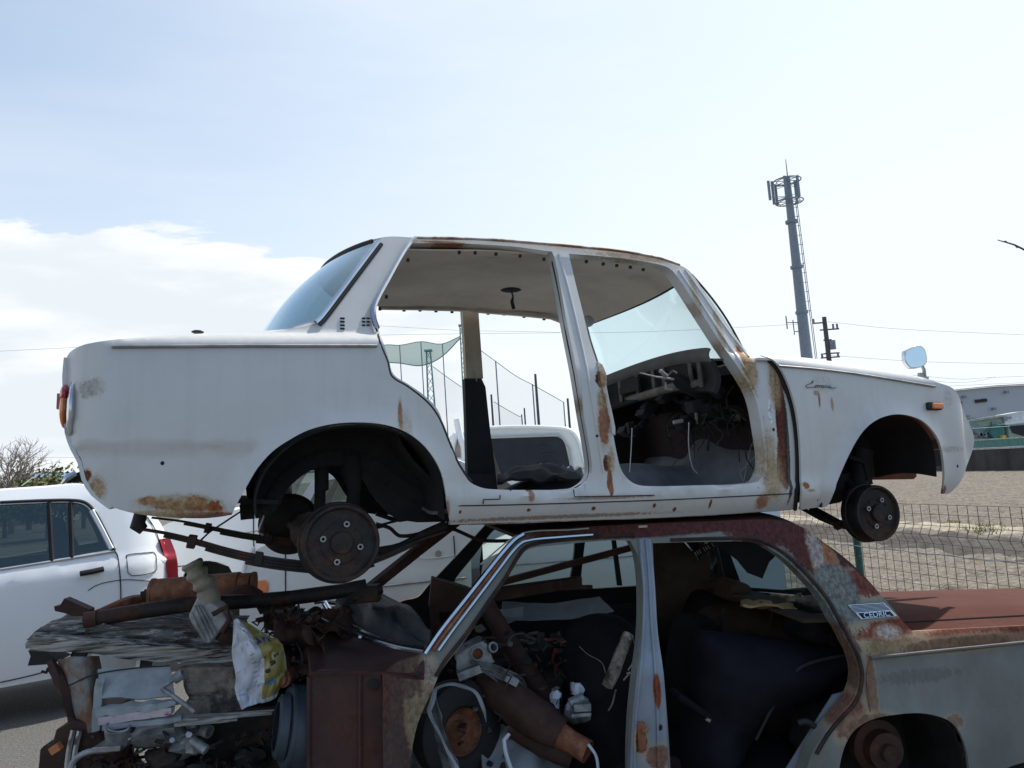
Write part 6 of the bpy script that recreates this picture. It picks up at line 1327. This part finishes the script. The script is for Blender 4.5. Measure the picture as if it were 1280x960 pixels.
# cloth over the scuttle
CT = [(424, 750, .95), (440, 743, 1.0), (455, 741, 1.0), (468, 737, .95), (484, 745, .9), (500, 753, .8), (512, 757, .7), (524, 770, .55), (534, 786, .40), (541, 798, .30)]
CTW = [LM @ L.p(q.x, q.y, q.z) for q in catmull([V(q) for q in CT], 4)]; MCW = [LM @ (p+V((.03, .02, .012))) for p in MC]
def clo(u, v):
    p = along(MCW, .12+.86*u).lerp(along(CTW, u), v); k = math.sin(math.pi*min(1, v*1.1))
    return p+V((0, 0, .045*k+.040*k*mnoise.noise(V((u*4.5, v*2.5, 0)))+.020*k*abs(mnoise.noise(V((u*9+v*5, v*6, 2))))+.012*math.sin(v*13+u*9)*k))
one('black_sheet', B().grid(clo, 48, 30, .006), 'black_cloth', 'folded black rubber sheet spread over the rusty scuttle', 'sheet')
one('rusty_box_section', wob(B().prism([lw(*q, .75) for q in [(540, 723), (583, 735), (600, 742), (590, 764), (545, 766), (536, 760)]], LM.to_3x3() @ V((0, .10, 0))).prism([lw(*q, .74) for q in [(536, 755), (548, 756), (551, 790), (538, 792)]], LM.to_3x3() @ V((0, .03, 0))), .004, 14), 'dark_rust', 'dark rusty box section standing behind the windscreen pillar', 'metal box', bev=.004)
# engine bay clutter
EB = 'engine scraps under the papers'
multi('filler_neck', 'dirty metal filler neck with open round mouth below the papers', 'filler neck', lw(145, 940, .15), [
    ('cup', B().tube([lw(146, 930, .20), lw(147, 915, .18), lw(147, 907, .17)], [.035, .042, .044], 20, hollow=.12), 'alloy'), ('cup_rim', B().tube([lw(147+15*math.cos(a*.524), 908+7*math.sin(a*.524), .17-.03*math.sin(a*.524)) for a in range(13)], .004, 6), 'alloy'),
    ('neck', B().tube(LWD([(146, 930, .20), (140, 936, .2), (110, 940, .2), (92, 952, .2), (86, 975, .2)]), .011, 10), 'alloy'), ('flange', B().box(lw(140, 932, .2), (.10, .08, .02)), 'dull_steel', {'bev': .003})], EB)
multi('engine_casting', 'grimy alloy casting with pipe stubs under the wheel brace', 'engine part', lw(215, 945, .3), [
    ('housing', B().ball(lw(205, 915, .35), (.13, .08, .05), 20, amp=.5, seed=3).ball(lw(232, 930, .32), (.07, .07, .055), 16, amp=.5, seed=5), 'alloy'),
    ('stub', B().tube([lw(245, 908, .25), lw(262, 915, .22)], .024, 12, hollow=.3).tube([lw(240, 925, .22), lw(258, 938, .2)], .018, 12), 'alloy'), ('hose', B().tube(LWD([(226, 905, .2), (232, 915, .18), (246, 912, .18), (250, 900, .2)]), .008, 8), 'black_rubber'),
    ('bolt', B().tube([lw(236, 918, .2), lw(236, 918, .17)], .012, 6).tube([lw(215, 925, .26), lw(215, 925, .22)], .010, 6), 'dull_steel')], EB)
r4 = random.Random(9)
for lab, (x0, y0, x1, y1, yy), m in [('dark block of engine scrap at the bottom edge below the casting', (170, 945, 330, 1010, .35), 'old_iron'), ('dark rusty lump of scrap beside the filler neck', (95, 925, 175, 1000, .40), 'dark_rust')]:
    t_ = thing('engine_scrap', lab, 'engine scrap', lw((x0+x1)/2, y1, yy), group=EB); b = B()
    for k in range(9):
        q = lw(r4.uniform(x0, x1), r4.uniform(y0, y1), yy+r4.uniform(-.1, .25)); b.ball(q, (r4.uniform(.04, .09), r4.uniform(.04, .09), r4.uniform(.03, .07)), 12, amp=.7, seed=k)
    obj('lump', b, m, t_); b = B()
    for k in range(6): q = V((r4.uniform(x0, x1), r4.uniform(y0, y1), 0)); b.tube([lw(q.x, q.y, yy-.05), lw(q.x+r4.uniform(-30, 30), q.y+r4.uniform(-15, 15), yy-.08), lw(q.x+r4.uniform(-40, 40), q.y+r4.uniform(-25, 25), yy)], r4.uniform(.005, .014), 8)
    obj('pipe_stub', b, 'old_iron', t_)
one('engine_block', B().box(LM @ V((-2.35, .75, -.28)), (.75, .62, .36), LM.to_3x3()).box(LM @ V((-2.3, .75, -.05)), (.5, .3, .10), LM.to_3x3()), 'old_iron', 'dark engine block deep in the bay behind the papers', 'engine', bev=.02)
multi('radiator_support', 'dark rusty front panel at the nose of the wreck near the asphalt', 'front panel', lw(85, 960, .3), [
    ('panel', wob(B().prism([lw(*q, .30) for q in [(70, 912), (92, 902), (118, 904), (130, 930), (120, 1060), (40, 1060), (50, 938), (56, 932), (64, 934)]], LM.to_3x3() @ V((0, .35, 0))), .008, 10), 'dark_rust', {'bev': .004}),
    ('trim_strip', B().tube(LWD([(100, 913, .28), (95, 935, .28), (92, 960, .28), (92, 1000, .28)]), .010, 6).tube(LWD([(92, 912, .28), (87, 935, .28), (84, 960, .28), (84, 1000, .28)]), .010, 6), 'chrome_blue')])
one('orange_carton', B().beam(lw(64, 938, .24), lw(75, 931, .24), .03, .02).beam(lw(66, 941, .23), lw(77, 934, .23), .03, .01), 'label_orange', 'small orange striped carton at the nose of the wreck', 'carton')
# fine broken bits nobody could count
def litter(name, lab, area, n, seed, ms, ymn, ymx):
    rn = random.Random(seed); b = B()
    for k in range(n):
        x = rn.uniform(area[0], area[2]); y_ = rn.uniform(area[1], area[3]); p = lw(x, y_, rn.uniform(ymn, ymx)); t_ = rn.random(); mi = rn.randrange(len(ms))
        R_ = Matrix.Rotation(rn.uniform(0, 6), 3, 'Z') @ Matrix.Rotation(rn.uniform(-1.2, 1.2), 3, 'X')
        if t_ < .45: b.box(p, (rn.uniform(.01, .05), rn.uniform(.004, .03), rn.uniform(.002, .012)), R_, mi)
        elif t_ < .8:
            pts = [p]; 
            for j in range(4): pts.append(pts[-1]+V((rn.gauss(0, .022), rn.gauss(0, .02), rn.gauss(-.004, .014))))
            b.tube([tuple(q) for q in catmull(pts, 3)], rn.choice([.0018, .003, .0045]), 5, mi)
        else: b.tube([p, p+R_ @ V((0, 0, rn.uniform(.006, .02)))], rn.uniform(.005, .014), 8, mi)
    return kind(tag(obj(name, b, ms, smooth=False), lab, 'debris'), 'stuff')
litter('debris', 'small bolts, wires and shards strewn through the open engine bay', (100, 915, 345, 985), 170, 3, ['old_iron', 'dark_rust', 'old_iron', 'black_rubber', 'black_cloth', 'dark_rust'], .22, .6)
litter('debris', 'rusty flakes and scraps lying among the pipes above the planks', (325, 760, 400, 850), 130, 4, ['old_iron', 'dark_rust', 'dark_rust', 'black_rubber'], .25, .7)
litter('debris', 'wires and scraps littering the cabin between pipes and front seat', (565, 790, 720, 965), 300, 5, ['old_iron', 'dark_rust', 'old_iron', 'black_rubber', 'black_cloth', 'felt_torn', 'dark_trim'], .3, .9)
# ---- inside the wreck
one('roof_bar', B().beam(lw(600, 735, .9), lw(795, 683, 1.1), .03, .03), 'dark_rust', 'thin rusty bar slanting across the far side window', 'bar')
multi('rusty_channel', 'broad rusty channel lying under the far side window', 'metal channel', lw(650, 740, .8), [
    ('channel_web', wob(B().beam(lw(590, 748, .75), lw(724, 727, .95), .06, .05).beam(lw(700, 735, .9), lw(738, 734, .95), .05, .02), .004, 12), 'dark_rust', {'bev': .003}), ('channel_lip', B().beam(lw(600, 738, .74), lw(720, 722, .93), .008, .012), 'old_iron')])
one('pale_metal_sheet', wob(B().grid(lambda u, v: lw(628+122*u+18*v*u, 752-7*u+6*math.sin(u*3)+22*v-3*u*v, 1.0-.12*v), 24, 6, .004), .006, 12), 'white_cloth', 'pale bent metal sheet lying behind the screen pillar', 'metal sheet')
one('pale_metal_offcut', wob(B().grid(lambda u, v: lw(620+34*u, 762+26*v-4*u-14*v*u, .9), 8, 6, .004), .006, 12), 'white_cloth', 'small pale offcut at the left end of the bent sheet', 'metal sheet')
one('torn_card', wob(B().prism([lw(*q, .7) for q in [(592, 784), (602, 780), (608, 787), (600, 791), (595, 790)]], LM.to_3x3() @ V((0, .006, 0))), .002, 9), 'foam', 'small cream scrap of card above the alloy housing', 'card')
multi('long_exhaust', 'long dark exhaust pipe leaning from the scuttle to the cabin floor', 'exhaust pipe', lw(700, 910, .4), [
    ('pipe', B().tube(LWD([(600, 742, .62), (625, 785, .58), (655, 832, .52), (685, 878, .46), (705, 912, .42)]), .040, 16), 'dark_rust'), ('collar', B().tube([lw(694, 893, .44), lw(700, 903, .43)], .045, 16), 'old_iron')])
multi('tail_silencer', 'brown silencer with pale open tailpipe lying across the cabin', 'silencer', lw(700, 960, .2), [
    ('can', B().tube(LWD([(600, 845, .42), (622, 862, .38), (650, 885, .33), (680, 905, .28), (700, 918, .25)]), [.035, .07, .078, .078, .06], 24, wob=.12), 'dark_rust', {'angle': 60}),
    ('tailpipe', B().tube(LWD([(698, 918, .25), (715, 928, .22), (735, 940, .18)]), [.050, .043, .045], 18, hollow=.12), 'rusty_iron'),
    ('second_can', B().tube(LWD([(640, 905, .35), (680, 930, .30), (715, 945, .27)]), .05, 18), 'dark_rust')])
multi('alloy_housing', 'pale alloy housing with a round rusty bore beside the screen pillar', 'gearbox housing', lw(597, 845, .35), [
    ('housing', B().prism([lw(*q, .34) for q in S2([(570, 820), (592, 806), (602, 802), (610, 807), (616, 825), (619, 827), (600, 838), (578, 842), (571, 838)], 3)], LM.to_3x3() @ V((0, .12, 0))), 'alloy', {'bev': .006}),
    ('bore_ring', B().tube([lw(597, 817, .345), lw(597, 817, .32)], .027, 20, hollow=.2), 'alloy'), ('bore', B().tube([lw(597, 817, .343), lw(597, 817, .335)], .020, 18), 'rusty_iron'),
    ('outlet', B().tube([lw(608, 812, .38), lw(617, 809, .33)], [.018, .022], 12, hollow=.3), 'alloy'), ('lower_flange', wob(B().beam(lw(572, 845, .33), lw(600, 834, .33), .05, .03), .004, 20), 'alloy')])
one('wire_bundle', (lambda b: [b.tube(LWD([(595+rnd.uniform(-8, 8), 835+rnd.uniform(-8, 6), .33), (620+rnd.uniform(-5, 5), 838+rnd.uniform(-8, 12), .33), (645+rnd.uniform(-8, 8), 855+rnd.uniform(-8, 10), .36), (662+rnd.uniform(-8, 8), 868+rnd.uniform(-6, 8), .4)]), rnd.choice([.003, .005]), 5) for _ in range(26)] and b)(B()), 'felt_torn', 'tangle of grey wiring between the alloy housing and silencer', 'wiring')
one('white_connector', B().beam(lw(632, 846, .32), lw(647, 854, .32), .03, .03), 'paper', 'small white box plugged into the wiring tangle', 'connector', bev=.003)
tc_ = lw(570, 912, .36); ta = (LM.to_3x3() @ V((.50, -.86, .05))).normalized()
ty, tp_ = multi('scrap_tyre', 'worn tyre with rusty rim inside a ragged grey lining', 'tyre', lw(570, 960, .36), [
    ('tyre', B().lathe([(.085, -.04), (.10, -.06), (.16, -.065), (.185, -.05), (.195, 0), (.185, .05), (.16, .065), (.10, .06), (.085, .04), (.085, -.04)], tc_, ta, 40), 'black_rubber'),
    ('rim', B().lathe([(0, .0), (.03, .0), (.04, .015), (.06, .01), (.083, .035), (.09, .05), (.086, .03)], tc_, ta, 30), 'rusty_iron')])
edge = LWD([(500+45, 862, .22), (540, 878, .2), (536, 890, .2), (548, 915, .18), (562, 945, .16), (575, 975, .15)], k=8)
lin, _ = multi('torn_lining', 'ragged grey lining with torn white edge wrapped around the tyre', 'lining', lw(540, 960, .3), [
    ('lining_cloth', wob(B().grid(lambda u, v: lw(510+ (32+38*v)*u, 905+60*v-42*u*(1-v)+10*u*v, .30-.08*u), 16, 22, .008), .02, 14), 'felt_torn'),
    ('frayed_edge', B().tube(edge, .007, 6, wob=2.5), 'paper'),
    ('frayed_edge', B().tube(LWD([(545, 862, .22), (556, 857, .22), (570, 856, .24), (592, 864, .26), (603, 885, .28), (608, 902, .3)], k=8), .005, 6, wob=2.5), 'paper')])
one('white_sack', wob(B().grid(lambda u, v: lw(603+108*u, 912-6*math.sin(u*6)+60*v+8*u, .42-.16*v+.05*math.sin(u*9)), 30, 16, .008), .03, 9), 'white_cloth', 'crumpled pale sack at the bottom between tyre and silencer', 'sack')
one('white_tube', B().tube(LWD([(641, 968, .17), (632, 940, .17), (630, 925, .18), (636, 918, .2)]), .008, 8), 'bag_white', 'thin white tube curling up in front of the pale sack', 'tube')
one('white_strap', B().tube(LWD([(735, 930, .15), (745, 945, .14), (748, 965, .14)]), .006, 6), 'bag_white', 'short white cord hanging beside the open tailpipe', 'cord')
one('alloy_pump', B().ball(lw(722, 888, .34), (.06, .05, .05), 14, amp=.6, seed=2).tube([lw(712, 880, .32), lw(730, 872, .32)], .022, 12).box(lw(728, 884, .28), (.07, .03, .03)).box(lw(726, 893, .28), (.08, .03, .015)), 'alloy', 'small alloy pump body beside the torn front seat', 'pump', bev=.003)
one('plastic_wrap', wob(B().ball(lw(722, 862, .36), (.03, .03, .035), 12, amp=.9, seed=8).ball(lw(694, 872, .36), (.02, .02, .026), 12, amp=.9, seed=9), .008, 30), 'bag_white', 'scrunched clear wrap above the alloy pump', 'plastic wrap')
one('red_cable', B().tube(LWD([(686, 800, .6), (700, 797, .58), (712, 806, .56), (706, 815, .56), (694, 812, .58), (690, 826, .6), (700, 840, .6)]), .007, 7).tube(LWD([(700, 806, .55), (711, 803, .55), (714, 799, .55)]), .009, 7), 'burnt_red', 'loops of red cable beside the black front seat', 'cable')
r5 = random.Random(2)
for k, (x, y_, d_, lab) in enumerate([(665, 812, .7, 'dark box of parts under the pale bent sheet'), (640, 800, .75, 'dark crate wedged behind the long exhaust pipe'), (690, 850, .6, 'dark carton below the red cable loops')]):
    one('parts_box', wob(B().box(lw(x, y_+12, d_), (.16, .12, .14), RZ(r5.uniform(-30, 30)) @ RX(r5.uniform(-15, 15))), .006, 12), ['dark_trim', 'dark_rust', 'seat_brown'][k], lab, 'box', bev=.004)
# loose seat back leaning in the rear door opening
sbp = [(878, 792), (960, 800), (1040, 812), (1074, 815), (1074, 822), (1055, 842), (1030, 868), (1010, 880), (975, 892), (945, 925), (915, 985), (905, 1010), (850, 1000), (858, 940), (866, 860)]
SB, _ = multi('loose_seat_back', 'dark navy seat back leaning loose in the rear door opening', 'seat back', lw(950, 960, .3), [])
so2 = [(q.x, q.z) for q in [L.p(a_, c_, .25) for a_, c_ in S2(sbp, 3)]]
pb2 = puff(so2, .26, .12, .08, .14, .03, 4.5, 9, sp=.03); pb2.v = [LM @ v for v in pb2.v]
obj('upholstery', pb2, 'seat_navy', SB, angle=70)
obj('piping', B().tube([lw(*q, .165) for q in S2([(1074, 817), (1040, 822), (1005, 832), (985, 850), (965, 885), (945, 925)], 4, False)], .006, 6), 'black_rubber', SB)
one('black_hose', B().tube(LWD([(998, 904, .10), (1008, 902, .09), (1022, 912, .08), (1033, 932, .08), (1039, 962, .08), (1040, 985, .1)]), .012, 10), 'black_rubber', 'black hose curving over the inner rear arch', 'hose')
one('tan_cloth', wob(B().grid(lambda u, v: lw(928+104*u, 762+5*u-15*v-5*u*v+3*math.sin(u*9)*v, .40+.60*v)+V((0, 0, .02)), 24, 10, .010), .022, 12), 'tan_cloth', 'crumpled tan cloth on the rear parcel shelf', 'cloth')
one('white_fluff', wob(B().ball(lw(1012, 757, .50), (.07, .05, .035), 18, amp=.9, seed=4).ball(lw(995, 752, .55), (.04, .04, .03), 12, amp=.9), .012, 30), 'foam', 'pale stuffing lying on the tan cloth by the rear pillar', 'stuffing')
one('hanging_lining', wob(B().prism([lw(*q, .62) for q in [(868, 672), (1000, 672), (975, 690), (962, 702), (953, 723), (935, 716), (922, 700), (905, 688), (893, 680)]], LM.to_3x3() @ V((0, .01, 0))), .004, 9), 'dark_trim', 'torn dark roof lining hanging over the rear glass', 'torn lining')
lab_, _ = multi('window_label', 'dark label strip with pale lettering on the rear glass', 'label', lw(884, 690, .9), [
    ('backing', B().prism([lw(*q, .95) for q in [(864, 690), (893, 675), (901, 680), (873, 697)]], LM.to_3x3() @ V((0, .006, 0))), 'seam_black')])
lt = B()
for k in range(11):
    if k in (3, 7): continue
    a = V((868+27*k/10, 690-14.0*k/10, 0)); lt.beam(lw(a.x, a.y, .945), lw(a.x+2.8, a.y+4.4, .945), .007, .004)
obj('lettering', lt, 'paper', lab_, smooth=False)
one('maroon_cushion', wob(B().ball(lw(858, 968, .35), (.16, .12, .07), 18, amp=.4), .004, 9), 'maroon_paint', 'dull red cushion at the foot of the door pillar', 'cushion')
one('bottle_trim', wob(B().beam(lw(842, 865, .25), lw(900, 905, .25), .12, .03), .006, 8), 'seat_navy', 'long dark seat squab edge behind the door pillar', 'seat trim', bev=.01)
one('pale_scrap', B().beam(lw(882, 898, .2), lw(898, 906, .2), .02, .012), 'foam', 'small cream strip beside the door pillar', 'scrap')
